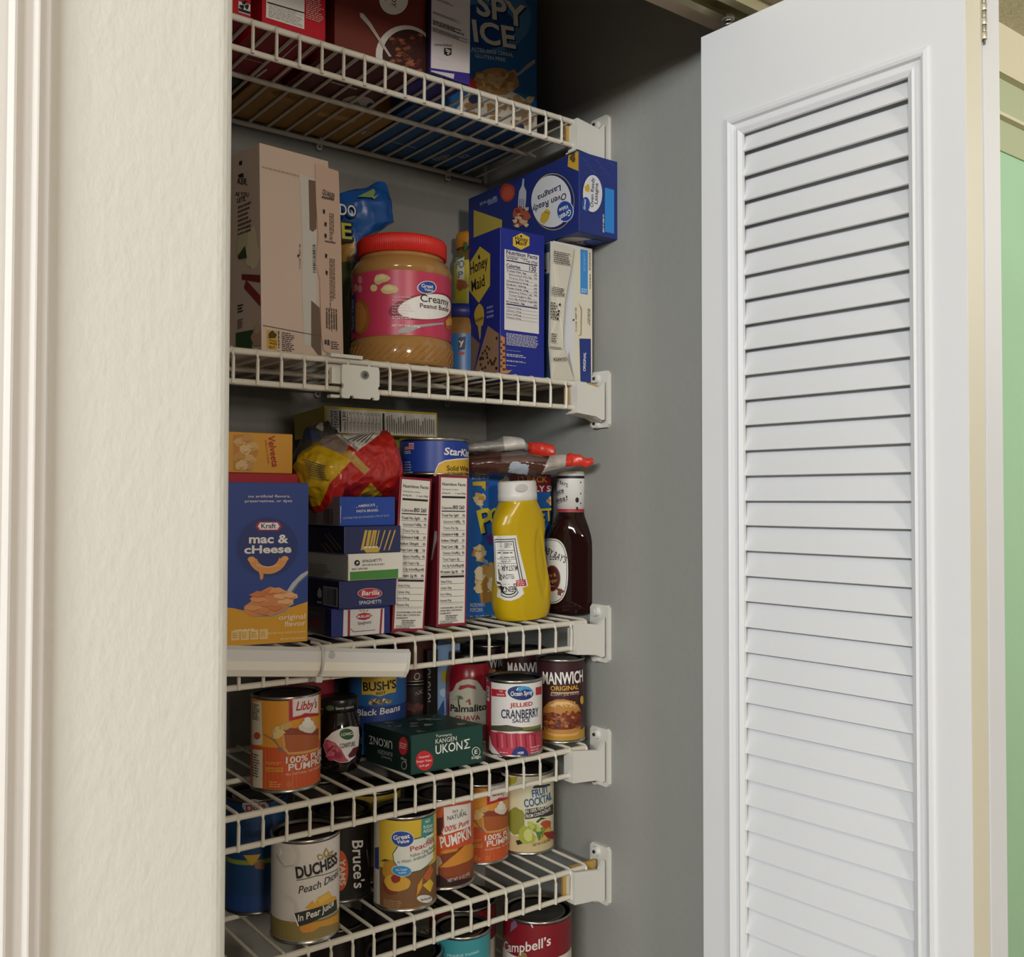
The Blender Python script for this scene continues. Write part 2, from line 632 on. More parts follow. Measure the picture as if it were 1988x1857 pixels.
def louver_door():
    """the folded pair of louvered leaves; built flat along s (0 = edge by the wall), t = thickness, then swung into place"""
    ang = R_(-86.18)
    org = V((1.3948, -10.2886, 0))

    def leaf_frame(shift):
        M = Matrix.Translation((org.x, org.y, 0)) @ Matrix.Rotation(ang, 4, 'Z')
        return M @ Matrix.Translation((0, shift, 0))
    # local x = along leaf (-2.1 .. 9.36), local y = away from the viewer's side (+y goes to +X world)
    T0, T1, TOP, BOT = -2.12, 9.36, 1.3, -78.2
    P0, P1, PT, PB = -.845, 8.10, -2.70, -41.0       # outer edge of the sunk louver field

    def make(name, shift, near):
        M = leaf_frame(shift)
        root = bpy.data.objects.new(name, None)
        COL.objects.link(root)
        root.matrix_world = wm(M)
        root.empty_display_size = .05
        tag(root, kind='structure')
        th = 1.32
        for a, c in ((T0, P0), (P1, T1)):
            b = MB()
            b.box(a, 0, BOT, c, th, TOP, DOORW)
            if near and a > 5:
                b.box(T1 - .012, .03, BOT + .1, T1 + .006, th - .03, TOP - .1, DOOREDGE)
            b.build('stile', root)
        for z0, z1, nm in ((PT, TOP, 'top_rail'), (PB - 6, PB, 'lock_rail'), (BOT, BOT + 8, 'bottom_rail')):
            b = MB(); b.box(P0, 0, z0, P1, th, z1, DOORW); b.build(nm, root)
        b = MB(); b.box(P0, .35, BOT + 8, P1, .65, PB - 6, DOORW); b.build('lower_panel', root)
        if near:
            # stepped moulding round the louver field
            b = MB()
            steps = [(0, 0, -.06), (.13, 0, -.2), (.30, .0, -.2), (.42, 0, -.06), (.52, 0, .04)]
            prof = [(0, 0), (.06, -.10), (.2, -.13), (.3, -.08), (.36, .06), (.55, .10), (.58, -.02), (.66, -.05), (.84, .04), (.84, .2), (0, .2)]
            for i in range(len(prof)):
                (d0, y0), (d1, y1) = prof[i], prof[(i + 1) % len(prof)]
                for c0, c1 in (((0, 0), (1, 0)), ((1, 0), (1, 1)), ((1, 1), (0, 1)), ((0, 1), (0, 0))):
                    def P(c, d):
                        return (P0 + d if c[0] == 0 else P1 - d, PT - d if c[1] == 0 else PB + d)
                    q = [P(c0, d0), P(c1, d0), P(c1, d1), P(c0, d1)]
                    b.add([(q[0][0], y0, q[0][1]), (q[1][0], y0, q[1][1]), (q[2][0], y1, q[2][1]), (q[3][0], y1, q[3][1])], [(0, 1, 2, 3)], DOORW)
            b.build('moulding', root)
        b = MB()
        z = PT - .55
        rn = random.Random(4)
        k = 0
        while z > PB + .6:
            # each slat leans: lower edge towards the viewer
            x0, x1 = P0 + .01, P1 - .01
            sag = rn.uniform(-.02, .02)
            pts = [(.10, z - 1.015), (.16, z - 1.04), (.24, z - 1.025), (.62, z - .02), (.58, z + .03), (.52, z + .02)]
            b.prism([(y, zz + sag) for y, zz in pts], 'x', x0, x1, DOORW)
            z -= 1.053
            k += 1
        b.build('louvers', root)
        return root, M
    d1, M1 = make('door_1', 0, True)
    d2, M2 = make('door_2', 1.46, False)
    # hinge on the outer edges, between the leaves
    b = MB()
    zt = -.2
    for k in range(9):
        r = .1 if k % 2 == 0 else .085
        b.lathe([(r * .96, zt - .26 * (k + 1) + .015), (r, zt - .26 * (k + 1) + .03), (r, zt - .26 * k - .02), (r * .96, zt - .26 * k)], mat('#cfc9b4' if k % 2 == 0 else '#a59f8d', .3, .6, 'metal'), 16, (T1 + .06, 1.39))
    b.tube([(T1 + .06, 1.39, zt + .1), (T1 + .06, 1.39, zt - 2.5)], .04, DARKSTEEL)
    b.box(T1 - .03, 1.3, zt - 2.35, T1 + .02, 1.48, zt, mat('#b9b39e', .4, .5))
    b.build('hinge', d1)
    # spring guide on top of the free corner
    b = MB()
    cx, cy = T0 + .95, .66
    b.tube([(cx, cy, TOP), (cx, cy, TOP + .75)], .12, DARKSTEEL)
    pts = []
    for k in range(0, 16 * 3 + 1):
        a = 2 * PI * k / 16
        pts.append((cx + .25 * math.cos(a), cy + .25 * math.sin(a), TOP + .04 + .5 * k / 48))
    b.tube(pts, .045, STEEL, 8)
    gs = b.build('guide_spring', d1)
    b = MB()
    b.lathe([(.18, TOP + .6), (.29, TOP + .64), (.29, TOP + .78), (.2, TOP + .86)], WHITE_PLASTIC, 24, (cx, cy))
    b.build('guide_wheel', gs)
    # sliding track under the header
    b = MB()
    y0, y1 = -10.35, -8.75
    al = mat('#b5ae8c', .35, .7, 'metal')
    b.box(OPEN_X + .2, y0, HEADZ - .08, 3.9, y1, HEADZ - .001, al)
    b.box(OPEN_X + .2, y0, HEADZ - .55, 3.9, y0 + .08, HEADZ - .07, al)
    b.box(OPEN_X + .2, y1 - .08, HEADZ - .55, 3.9, y1, HEADZ - .07, al)
    b.box(OPEN_X + .2, y0 + .08, HEADZ - .55, 3.9, y0 + .45, HEADZ - .48, al)
    b.box(OPEN_X + .2, y1 - .45, HEADZ - .55, 3.9, y1 - .08, HEADZ - .48, al)
    tag(b.build('door_track'), 'dull metal sliding track under the header above the louvered door', 'track')


# ------------------------------------------------------------------ shelves
SHELF_WORDS = ['white wire shelf topmost, holding cereal boxes', 'white wire shelf under the peanut butter jar and blue cracker box',
               'white wire shelf holding the mustard bottle and pasta boxes', 'white wire shelf holding the dark green box and cranberry can',
               'white wire shelf holding the peach and pumpkin cans', 'lowest white wire shelf, under the red soup cans']


def shelves():
    wire = None
    for k in range(6):
        z, ph = RAILZ[k], PHASE[k]
        root = empty('wire_shelf', frame(0, 0, z), SHELF_WORDS[k], 'shelf', 'wire shelves of the pantry')
        x0 = -23.6
        for nm, y, zz, r, xe in (('front_rail', 0, 0, .135, 1.7), ('lip_rail', -.02, -1.213, .125, 1.5), ('middle_rail', MID, -.03, .125, RAIL_END), ('back_rail', DEPTH, -.03, .125, RAIL_END)):
            b = MB()
            b.tube([(x0, y, zz), (xe - .02, y, zz), (xe, y, zz)], r, WHITE_RAIL, 14)
            b.build(nm, root)
        if wire is None:
            b = MB()
            pts = [(0, DEPTH + .1, .12), (0, .12, .12)] + [(0, .12 - .26 * math.sin(R_(a)), -.14 + .26 * math.cos(R_(a))) for a in (20, 40, 60, 80)] + [(0, -.15, -.3), (0, -.15, -1.3)]
            b.tube(pts, .075, WHITE_RAIL, 8)
            wire = b.build('cross_wire', root)
            first = True
        n = 0
        x = ph - 24
        while x < 2.2:
            if x > -23.5:
                if k == 0 and n == 0:
                    o = wire
                else:
                    o = wire.copy()
                    COL.objects.link(o)
                    o.parent = root
                o.location = (x * U, 0, 0)
                n += 1
            x += 1
        # wall clip hooks on the back rail
        for hx in (-8.07, .1, -16.2):
            b = MB()
            pts = [(hx + .14 * math.sin(R_(a)), DEPTH + .12, -.25 - .14 * math.cos(R_(a))) for a in range(-150, 151, 30)]
            b.tube(pts, .05, WHITE_PLASTIC, 8)
            b.box(hx - .1, DEPTH - .12, -.14, hx + .1, BACKY - .02, .2, WHITE_PLASTIC, .04)
            b.build('wall_clip', root)
    # side brackets on the right wall
    words = ['top', 'second', 'third', 'fourth', 'fifth']
    for k in range(5):
        z = RAILZ[k]
        xl = (.8, .8, .78, .55, .64)[k]
        root = empty('shelf_bracket', frame(WALLX, 0, z), 'white wall bracket ending the ' + ['topmost shelf, above the navy pasta box corner', 'peanut butter shelf, beside the open oat box', 'shelf with the mustard bottle', 'shelf with the brown sandwich-sauce can', 'shelf with the fruit cocktail can'][k], 'bracket', 'shelf brackets on the right wall')
        xo = xl - WALLX
        b = MB()
        prof = [(xo, .08), (-.95, -.12), (-.78, -.16), (-.6, .05), (-.42, .22), (-.42, -1.75), (-.62, -1.78), (-1.0, -1.62), (xo, -1.5)]
        b.prism(prof, 'y', -.42, -.22, WHITE_PLASTIC)
        b.prism([(xo, .08), (xo + .12, .08), (xo + .12, -1.5), (xo, -1.5)], 'y', -.22, .3, WHITE_PLASTIC)
        b.prism([(xo + .03, -1.45), (-1.0, -1.56), (-.45, -1.75), (-.45, -1.85), (-1.0, -1.65), (xo + .03, -1.52)], 'y', -.215, .5, WHITE_PLASTIC)
        b.build('cover', root)
        b = MB()
        pl = [(-.44, -2.0), (.95, -2.05), (.95, .55), (.75, .75), (-.2, .75), (-.44, .6)]
        pl = [(-.44, -1.95), (-.3, -2.12), (.75, -2.12), (.95, -1.95), (.95, .6), (.8, .78), (-.3, .78), (-.44, .62)]
        b.prism(pl, 'x', -.2, 0, WHITE_PLASTIC)
        b.build('wall_flange', root)
        for zz in (.42, -1.9):
            b = MB()
            bm = bmesh.new()
            bmesh.ops.create_cone(bm, cap_ends=True, segments=24, radius1=.26, radius2=.22, depth=.22, matrix=Matrix.Translation((-.29, .42, zz)) @ Matrix.Rotation(R_(-90), 4, 'Y'))
            b.bm(bm, WHITE_PLASTIC)
            lug = b.build('lug', root)
            b = MB()
            bm = bmesh.new()
            bmesh.ops.create_cone(bm, cap_ends=True, segments=16, radius1=.1, radius2=.08, depth=.06, matrix=Matrix.Translation((-.42, .42, zz)) @ Matrix.Rotation(R_(-90), 4, 'Y'))
            b.bm(bm, DARKSTEEL if k != 2 else WHITE_PLASTIC)
            b.build('screw', lug)
        if k in (0, 1, 4):
            b = MB()
            b.box(xo - .22, .2, -1.22, xo + .3, .34, -.16, TAN)
            b.box(xo + .3, .16, -1.2, -.5, .34, .12, TAN)
            b.build('aged_insert', root)
    # joiner clip on the second shelf's front
    root = empty('rail_clip', frame(-11.3, -.3, RAILZ[1]), 'white square plastic joiner clip with a screw on the front rails', 'clip')
    b = MB()
    pr = [(-.92, -.3), (-.86, -.22), (.78, -.22), (.84, -.28), (.84, -1.0), (.8, -1.05), (.8, -1.2), (.86, -1.26), (.86, -1.55), (.8, -1.62), (.62, -1.62), (.58, -1.52), (.45, -1.52), (.42, -1.6), (-.35, -1.6), (-.38, -1.5), (-.52, -1.5), (-.56, -1.62), (-.86, -1.62), (-.92, -1.55), (-.92, -1.25), (-.84, -1.18), (-.84, -1.05), (-.92, -1.0)]
    b.prism(pr, 'y', -.28, -.12, WHITE_PLASTIC)
    b.box(-1.3, -.12, -1.02, .95, .12, -.36, WHITE_PLASTIC)
    b.box(-1.28, .0, .1, .2, .5, .24, WHITE_PLASTIC)
    b.box(-1.3, -.05, -1.6, -.9, .3, -1.48, WHITE_PLASTIC)
    b.box(-1.3, .45, -.4, 0, .5, .14, WHITE_PLASTIC)
    cb = b.build('clip_body', root)
    b = MB()
    bm = bmesh.new()
    bmesh.ops.create_cone(bm, cap_ends=True, segments=24, radius1=.2, radius2=.17, depth=.1, matrix=Matrix.Translation((.14, -.31, -.6)) @ Matrix.Rotation(R_(90), 4, 'X'))
    b.bm(bm, STEEL)
    bm = bmesh.new()
    bmesh.ops.create_cone(bm, cap_ends=True, segments=16, radius1=.08, radius2=.07, depth=.06, matrix=Matrix.Translation((.14, -.37, -.6)) @ Matrix.Rotation(R_(90), 4, 'X'))
    b.bm(bm, DARKSTEEL)
    b.build('screw', cb)
    # battery light bar tied to the third shelf
    M = frame(-13.1, -.75, RAILZ[2] - .33, 0, 6.3)
    root = empty('light_bar', M, 'long white battery light bar, unlit, tied to the rails left of the shelf', 'lamp')
    def bar(r):
        q = []
        for a in range(-180, 1, 15):
            q.append((r * math.cos(R_(a - 0)) * .75, -.15 + r * math.sin(R_(a))))
        return q
    x0, x1 = -5.2, 3.72
    b = MB()
    b.prism([(.32, .42), (-.3, .5), (-.46, .36), (-.5, -.06), (.32, -.06)], 'x', x0, x1, mat('#d6d4d2', .4, 0, 'plastic'))
    b.build('housing', root)
    b = MB()
    b.prism([(.32, -.06), (-.5, -.06), (-.44, -.4), (-.25, -.66), (0, -.72), (.32, -.66)], 'x', x0, x1 - .01, mat('#ece7da', .35, 0, 'plastic'))
    b.build('diffuser', root)
    b = MB()
    b.prism([(.34, .44), (-.32, .52), (-.49, .38), (-.52, -.06), (-.46, -.42), (-.27, -.68), (0, -.74), (.34, -.68)], 'x', x1, x1 + .12, WHITE_PLASTIC)
    b.build('end_cap', root)
    b = MB()
    bm = bmesh.new()
    bmesh.ops.create_uvsphere(bm, u_segments=20, v_segments=12, radius=.2, matrix=Matrix.Translation((.15, -.42, .2)) @ Matrix.Diagonal((1, .45, 1, 1)))
    b.bm(bm, mat('#b4b3b2', .3), True)
    b.build('motion_sensor', root)
    b = MB()
    zt = mat('#c9c7c2', .25, 0, 'plastic')
    pts = [(-.35, .42, .62), (-.3, -.1, .62), (-.26, -.48, .5), (-.24, -.55, 0), (-.24, -.5, -.45), (-.22, -.1, -.78), (-.22, .5, -.8)]
    b.tube(pts, .07, zt, 8)
    b.box(-.36, -.35, -.9, -.06, .1, -.66, zt, .04)
    b.build('zip_tie', root)


# ------------------------------------------------------------------ builders for cartons, cans, soft packs
class Carton:
    def __init__(s, name, label, cat, corner, yaw, w, d, h, base, group=None, roll=0, skew=0, pitch=0, sides=None):
        s.M = frame(*corner, yaw, roll, pitch)
        s.name, s.args = name, (label, cat, group)
        s.w, s.d, s.h, s.sk = w, d, h, skew
        s.mb = MB()
        mt = mat(base, .42, 0, 'card')
        if skew:
            s.mb.hexa([(0, 0, 0), (w, 0, 0), (w + skew * d, d, 0), (skew * d, d, 0), (0, 0, h), (w, 0, h), (w + skew * d, d, h), (skew * d, d, h)], mt)
        else:
            s.mb.box(0, 0, 0, w, d, h, mt, .035)
        L = math.hypot(1, skew)
        s.front = Art(s.M)
        s.left = Art(s.M, o=(skew * d, d, 0), u=(-skew / L, -1 / L, 0), v=(0, 0, 1), n=(-1 / L, skew / L, 0))
        s.bottom = Art(s.M, o=(0, d, 0), u=(1, 0, 0), v=(0, -1, 0), n=(0, 0, -1))
        s.top = Art(s.M, o=(0, 0, h), u=(1, 0, 0), v=(0, 1, 0), n=(0, 0, 1))
        for a, (aw, ah) in ((s.front, (w, h)), (s.left, (d * L, h)), (s.bottom, (w, d)), (s.top, (w, d))):
            a.w, a.h = aw, ah
            a.clip = (aw, ah)
            e = .03
            a.full = (lambda a: lambda col, l=0.5, e=.03: a.RU(e, e, a.w - e, a.h - e, col, l))(a)

    def done(s):
        for a in (s.front, s.left, s.bottom, s.top):
            a.done(s.mb)
        o = s.mb.build(s.name, None, s.M)
        return tag(o, *s.args)


def facing(x, y):
    return math.atan2(CAM.y - y, CAM.x - x)


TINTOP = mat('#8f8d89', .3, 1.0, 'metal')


class Can:
    def __init__(s, name, label, cat, x, y, k, R, H, paper, group=None, dz=0, dull=False):
        s.M = frame(x, y, DECK[k] + dz)
        s.root = empty(name, s.M, label, cat, group)
        s.R, s.H = R, H
        b = MB()
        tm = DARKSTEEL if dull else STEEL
        b.lathe([(R - .12, .05), (R - .04, 0), (R + .02, .02), (R + .03, .09), (R - .02, .14), (R - .035, .17), (R - .035, H - .17), (R - .02, H - .14), (R + .03, H - .1), (R + .03, H - .02), (R, H), (R - .06, H - .015), (R - .08, H - .13)], tm, 56)
        b.build('tin_body', s.root)
        b = MB()
        rings = [(R - .08, H - .13), (R - .3, H - .13), (R - .34, H - .11), (R - .42, H - .11), (R - .46, H - .13), (.02, H - .12)]
        b.lathe(rings, TINTOP, 48)
        b.build('lid', s.root)
        s.mb = MB()
        s.mb.lathe([(R, .16), (R, H - .16)], mat(paper, .38, 0, 'card') if isinstance(paper, str) else paper, 56, caps=False)
        s.art = Art(s.M, 'cyl', rad=R, ang=facing(x, y))

    def done(s):
        s.art.done(s.mb)
        s.mb.build('paper_label', s.root)
        return s.root


def copy_thing(root, M, label):
    r = root.copy()
    COL.objects.link(r)
    r.matrix_world = wm(M)
    r['label'] = label
    for c in list(root.children):
        q = c.copy()
        COL.objects.link(q)
        q.parent = r
    return r


def pip(x, y, poly):
    ins = False
    n = len(poly)
    for i in range(n):
        x1, y1 = poly[i]
        x2, y2 = poly[i - 1]
        if (y1 > y) != (y2 > y) and x < (x2 - x1) * (y - y1) / (y2 - y1) + x1:
            ins = not ins
    return ins


def soft(px_sections, y, depth, mt, seed=1, amp=.06, n=40, sub=6, regions=(), z=(0, 0, 1), power=1.0, vertical=False, wrinkle=1.0):
    """a soft pack: stations [(along, lo, hi)] traced in pixels of image crop z, cast to depth y; bulges by depth; regions [(pixel polygon, material)]"""
    b = MB()
    S = []
    ya, yb = y if isinstance(y, tuple) else (y, y)
    l0, l1 = px_sections[0][0], px_sections[-1][0]
    for q in px_sections:
        y = ya + (yb - ya) * (q[0] - l0) / (l1 - l0)
        if vertical:
            a, c = (q[1], q[0]), (q[2], q[0])
        else:
            a, c = (q[0], q[2]), (q[0], q[1])
        dd = q[3] if len(q) > 3 else 1
        P = [at(z[0] + e[0] / z[2], z[1] + e[1] / z[2], y) for e in (a, c)]
        S.append((P[0], P[1], dd))
    rows = []
    for i in range(len(S) - 1):
        for k in range(sub):
            t = k / sub
            t = t
            p0, p1 = S[i][0].lerp(S[i + 1][0], t), S[i][1].lerp(S[i + 1][1], t)
            rows.append((p0, p1, S[i][2] * (1 - t) + S[i + 1][2] * t))
    rows.append(S[-1])
    vs = []
    N = n
    for p0, p1, dd in rows:
        c, h = (p0 + p1) / 2, (p1 - p0) / 2
        for k in range(N):
            a = 2 * PI * k / N
            ca, sa = math.cos(a), math.sin(a)
            ca = math.copysign(abs(ca) ** power, ca)
            q = c + h * ca + V((0, -1, 0)) * (sa * depth * dd * (abs(math.sin(a)) ** .15 if sa else 0))
            nz = noise.noise_vector(q * 1.1 + V((seed * 7, 0, 0))) * amp + noise.noise_vector(q * 2.8 + V((0, seed * 5, 0))) * (amp * .45 * wrinkle)
            rd = abs(noise.noise(q * 1.7 + V((seed, seed, 0)))) * amp * 1.2 * wrinkle
            q = q + nz + (c - q) * rd * .4
            vs.append(q)
    fs, ms = [], []
    for i in range(len(rows) - 1):
        for k in range(N):
            f = (i * N + k, i * N + (k + 1) % N, (i + 1) * N + (k + 1) % N, (i + 1) * N + k)
            fs.append(f)
            g = (vs[f[0]] + vs[f[1]] + vs[f[2]] + vs[f[3]]) / 4
            mm = mt
            px, py = to_px(g)
            zx, zy = (px - z[0]) * z[2], (py - z[1]) * z[2]
            for pl, m2 in regions:
                if pip(zx, zy, pl):
                    mm = m2
            ms.append(mm)
    o = len(b.v)
    b.v += [tuple(q) for q in vs]
    for f, mm in zip(fs, ms):
        b.f.append([o + q for q in f]); b.mi.append(b.idx(mm)); b.sm.append(True)
    for ring in (list(range(N))[::-1], [(len(rows) - 1) * N + k for k in range(N)]):
        b.f.append([o + q for q in ring]); b.mi.append(b.idx(ms[0] if ring[0] == N - 1 else ms[-1])); b.sm.append(False)
    return b


W1, W2 = '#e6e1da', '#f0ede8'
BLK = '#17161a'


# ------------------------------------------------------------------ top shelf
def top_shelf():
    dk = DECK[0]
    # sliver of a red carton
    c = Carton('cereal_box', 'red carton with a recycling mark, cut off by the plaster corner on the topmost shelf', 'box', (-19.2, .3, dk), 0, 3.3, 5.4, 9, '#b3202c')
    f = c.front; f.z = A1
    f.R(112, 10, 222, 150, '#d8d4cf', 2)
    f.R(112, 105, 222, 112, BLK, 3)
    for k in range(3):
        a = R_(120 * k + 90)
        x, y = 167 + 28 * math.cos(a), 52 - 28 * math.sin(a)
        f.poly([(x + 26 * math.cos(a + q), y - 26 * math.sin(a + q)) for q in (1.2, 2.1, 3.4, 5.0, 5.6)], BLK, 3)
    f.bars(118, 118, 215, 146, 2, BLK)
    c.bottom.z = A1
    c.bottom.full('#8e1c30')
    c.done()
    # red carton with its nutrition panel
    c = Carton('cereal_box', 'bright red carton showing a white nutrition panel, beside the brown bowl carton', 'box', (-15.5, .14, dk), 0, 2.8, 5.2, 9, '#c01c2c')
    f = c.front; f.z = A1
    f.poly([(380, -250), (740, -170), (735, 278), (372, 165)], W1, 2)
    f.poly([(382, 15), (738, 120), (738, 132), (382, 27)], BLK, 3)
    for k in range(9):
        a0, a1, a2 = f.uv(395, 30 + 15 * k), f.uv(725, 130), f.uv(395, 36 + 15 * k)
        greek(f, a0.x, a2.y, a1.x, a0.y, 1, '#4a4645', 3, k, .5)
    f.bars(750, -60, 920, 235, 13, '#d9a7a0', 3)
    b = c.bottom; b.z = A1
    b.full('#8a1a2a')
    b.barcode(170, 545, 340, 600)
    b.poly([(245, 740), (370, 650), (392, 658), (268, 752)], '#d8cfca', 2)
    b.poly([(525, 540), (665, 415), (672, 420), (535, 548)], '#d8cfca', 2)
    c.done()
    # brown carton with bowl
    c = Carton('cereal_box', 'dark brown carton picturing a bowl of chocolate cereal and a spoon', 'box', (-12.25, .2, dk), 0, 4.55, 5.4, 10, '#6e2a20')
    f = c.front; f.z = A1
    f.full('#6f2d22', .5)
    f.ell(1585, 0, 135, 140, W1, 2)
    f.t('JOY', 1562, -60, 1562, 60, 45, '#5d3a33', .02, l=3)
    f.bars(1490, -60, 1520, 40, 2, '#8a7a72', vert=True)
    f.ell(1700, 520, 275, 280, '#d6d0c8', 2)
    f.ell(1720, 525, 235, 245, '#3a1712', 3)
    for k in range(46):
        rn = random.Random(k)
        f.blob(1560 + rn.random() * 290, 330 + rn.random() * 360, 26, 16, ('#5b2b1c', '#7b4229', '#4a1f16', '#93583a')[k % 4], 4 + (k % 3) * .4, k, .35, 12)
    f.poly([(1255, 125), (1290, 130), (1370, 230), (1440, 350), (1560, 540), (1535, 540), (1420, 365), (1340, 250), (1262, 165)], '#bab2aa', 6)
    f.poly([(1510, 745), (1550, 760), (1580, 810), (1530, 800)], '#d8d4cd', 6)
    b = c.bottom; b.z = A1
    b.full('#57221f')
    b.barcode(1000, 770, 1230, 850)
    b.ell(1240, 995, 170, 90, '#bdb6ad', 2)
    b.t('joy', 1190, 1000, 1280, 985, 50, '#5a3a34', .02)
    b.ell(1365, 1000, 35, 30, '#2c3e8a', 3)
    b.poly([(1470, 1060), (1680, 835), (1810, 850), (1640, 1090)], '#b9a33a', 2)
    b.t('Whole Grain', 1510, 1060, 1700, 900, 40, '#57330f', .02)
    c.done()
    # slim purple carton with a white panel
    c = Carton('cereal_box', 'slim purple carton with a white ingredients panel in front of the blue rice cereal', 'box', (-7.66, -.1, dk), 1, 2.2, 3.4, 9.6, '#3d2f86')
    f = c.front; f.z = A2
    f.poly([(185, -300), (555, -240), (545, 697), (178, 645)], '#d9d2d2', 2)
    f.bars(200, -5, 400, 45, 2, '#4a464c')
    f.bars(195, 105, 470, 235, 6, '#6d686e')
    f.bars(195, 235, 500, 300, 3, BLK, fill=.6)
    f.bars(195, 300, 525, 380, 4, '#5d585e')
    f.t('smartlabel', 208, 437, 375, 445, 26, '#5a555b')
    f.poly([(300, 460), (370, 462), (368, 520), (330, 532), (300, 515)], BLK, 3)
    for y in (475, 490):
        f.R(312, y, 358, y + 6, W1, 4)
    f.ell(336, 512, 10, 9, W1, 4)
    f.bars(200, 540, 385, 600, 4, '#6d686e', ragged=.4)
    f.poly([(165, 668), (395, 705), (385, 778), (160, 735)], '#cfc7cb', 2)
    f.bars(185, 690, 370, 745, 3, '#8c7f92')
    b = c.bottom; b.z = A2
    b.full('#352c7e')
    b.blob(190, 1030, 55, 40, '#8d744c', 2)
    b.ell(250, 1155, 45, 32, '#5a528f', 2)
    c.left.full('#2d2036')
    c.done()
    # blue rice cereal
    c = Carton('cereal_box', 'big blue rice cereal carton with a heaped spoon, right end of the topmost shelf', 'box', (-6.4, 2.75, dk), 0, 7.15, 2.8, 11.5, '#1f5ea0')
    f = c.front; f.z = A2
    f.full('#2565a6', .5)
    f.ell(700, 180, 430, 330, '#4d88bd', 1)
    f.ell(650, 260, 330, 220, '#1c4c93', 1.5)
    for dx, dy, col, l in ((14, 14, '#16233f', 3), (0, 0, '#e4e2dc', 4)):
        f.t('SPY', 610 + dx, 130 + dy, 1085 + dx, 270 + dy, 190, col, .05, l=l)
        f.t('ICE', 585 + dx, 390 + dy, 985 + dx, 460 + dy, 190, col, .05, l=l)
    f.t('ASTED RICE CEREAL', 560, 480, 960, 540, 32, '#cfd3da', .03)
    f.t('GLUTEN FREE', 595, 545, 885, 585, 32, '#cfd3da', .03)
    f.poly([(1165, 560), (1165, 600), (985, 735), (960, 790), (900, 700), (1010, 690), (1090, 610)], '#a9adb3', 3)
    f.blob(790, 780, 215, 130, '#b58b55', 4, 3, .12)
    f.poly([(575, 780), (990, 900), (980, 920), (800, 910), (640, 850)], '#8a8378', 3)
    for k in range(40):
        rn = random.Random(k + 9)
        f.blob(620 + rn.random() * 340, 690 + rn.random() * 160, 36, 28, ('#c79c62', '#a87a45', '#d6b37e')[k % 3], 5 + (k % 3) * .3, k, .3, 10)
    f.blob(570, 810, 45, 60, '#b8322e', 3)
    f.ell(800, 1260, 420, 420, '#d0cbc0', 2)
    for k in range(70):
        rn = random.Random(k + 50)
        f.blob(480 + rn.random() * 650, 920 + rn.random() * 480, 42, 34, ('#b9935f', '#9d7a4c', '#cbb58f', '#8d7a60')[k % 4], 3 + (k % 3) * .3, k, .3, 10)
    for x, y in ((580, 945), (690, 1280), (1010, 1210)):
        f.ell(x, y, 48, 42, '#2d3550', 5)
    f.blob(840, 1280, 110, 80, '#b5322a', 5, 2, .15)
    f.blob(455, 1140, 40, 50, '#b5322a', 5, 2, .15)
    b = c.bottom
    b.z = A2
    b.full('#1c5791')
    b.t('KRISPY', 450, 1390, 620, 1350, 38, '#c9ccd2', .03)
    b.bars(20, 1400, 250, 1420, 1, '#8aa8c8')
    c.done()
    c = Carton('cereal_box', 'second blue carton lying behind the blue rice cereal, seen through the wires', 'box', (-5.9, 5.75, dk), 0, 7.4, 4.2, 2.8, '#1d5590')
    b = c.bottom; b.z = A2
    b.full('#1f5b98')
    b.t('KRISPY', 235, 1525, 400, 1490, 36, '#c9ccd2', .03)
    b.t('RICE', 470, 1500, 560, 1480, 28, '#c9ccd2', .03)
    b.poly([(560, 1640), (640, 1560), (860, 1570), (760, 1650)], '#6f6a4a', 2)
    b.poly([(-180, 1340), (40, 1400), (40, 1408), (-180, 1348)], '#9fb6cc', 2)
    c.done()
    # golden carton lying at the back
    c = Carton('pasta_box', 'golden brown carton lying flat at the back of the topmost shelf', 'box', (-13.6, 5.75, dk), 0, 7.5, 4.3, 3, '#a87a2c')
    b = c.bottom; b.z = A1
    b.full('#a5772b')
    b.t('NET WT 24 OZ (1 LB)', 425, 885, 720, 965, 34, '#5a2a12', .02)
    b.poly([(375, 860), (745, 935), (720, 1000), (380, 925)], '#b5822c', 1)
    b.poly([(880, 1060), (1240, 1130), (1200, 1165), (850, 1090)], '#c79a4a', 1)
    b.barcode(1310, 1240, 1570, 1340)
    c.done()
    c = Carton('pasta_box', 'dark green carton at the back left of the topmost shelf', 'box', (-19.5, 5.9, dk), 0, 5.6, 4.0, 3, '#23301f')
    b = c.bottom; b.z = A1
    b.full('#26311f')
    b.poly([(120, 800), (180, 790), (290, 900), (290, 930), (170, 840)], '#8a8a80', 2)
    c.done()


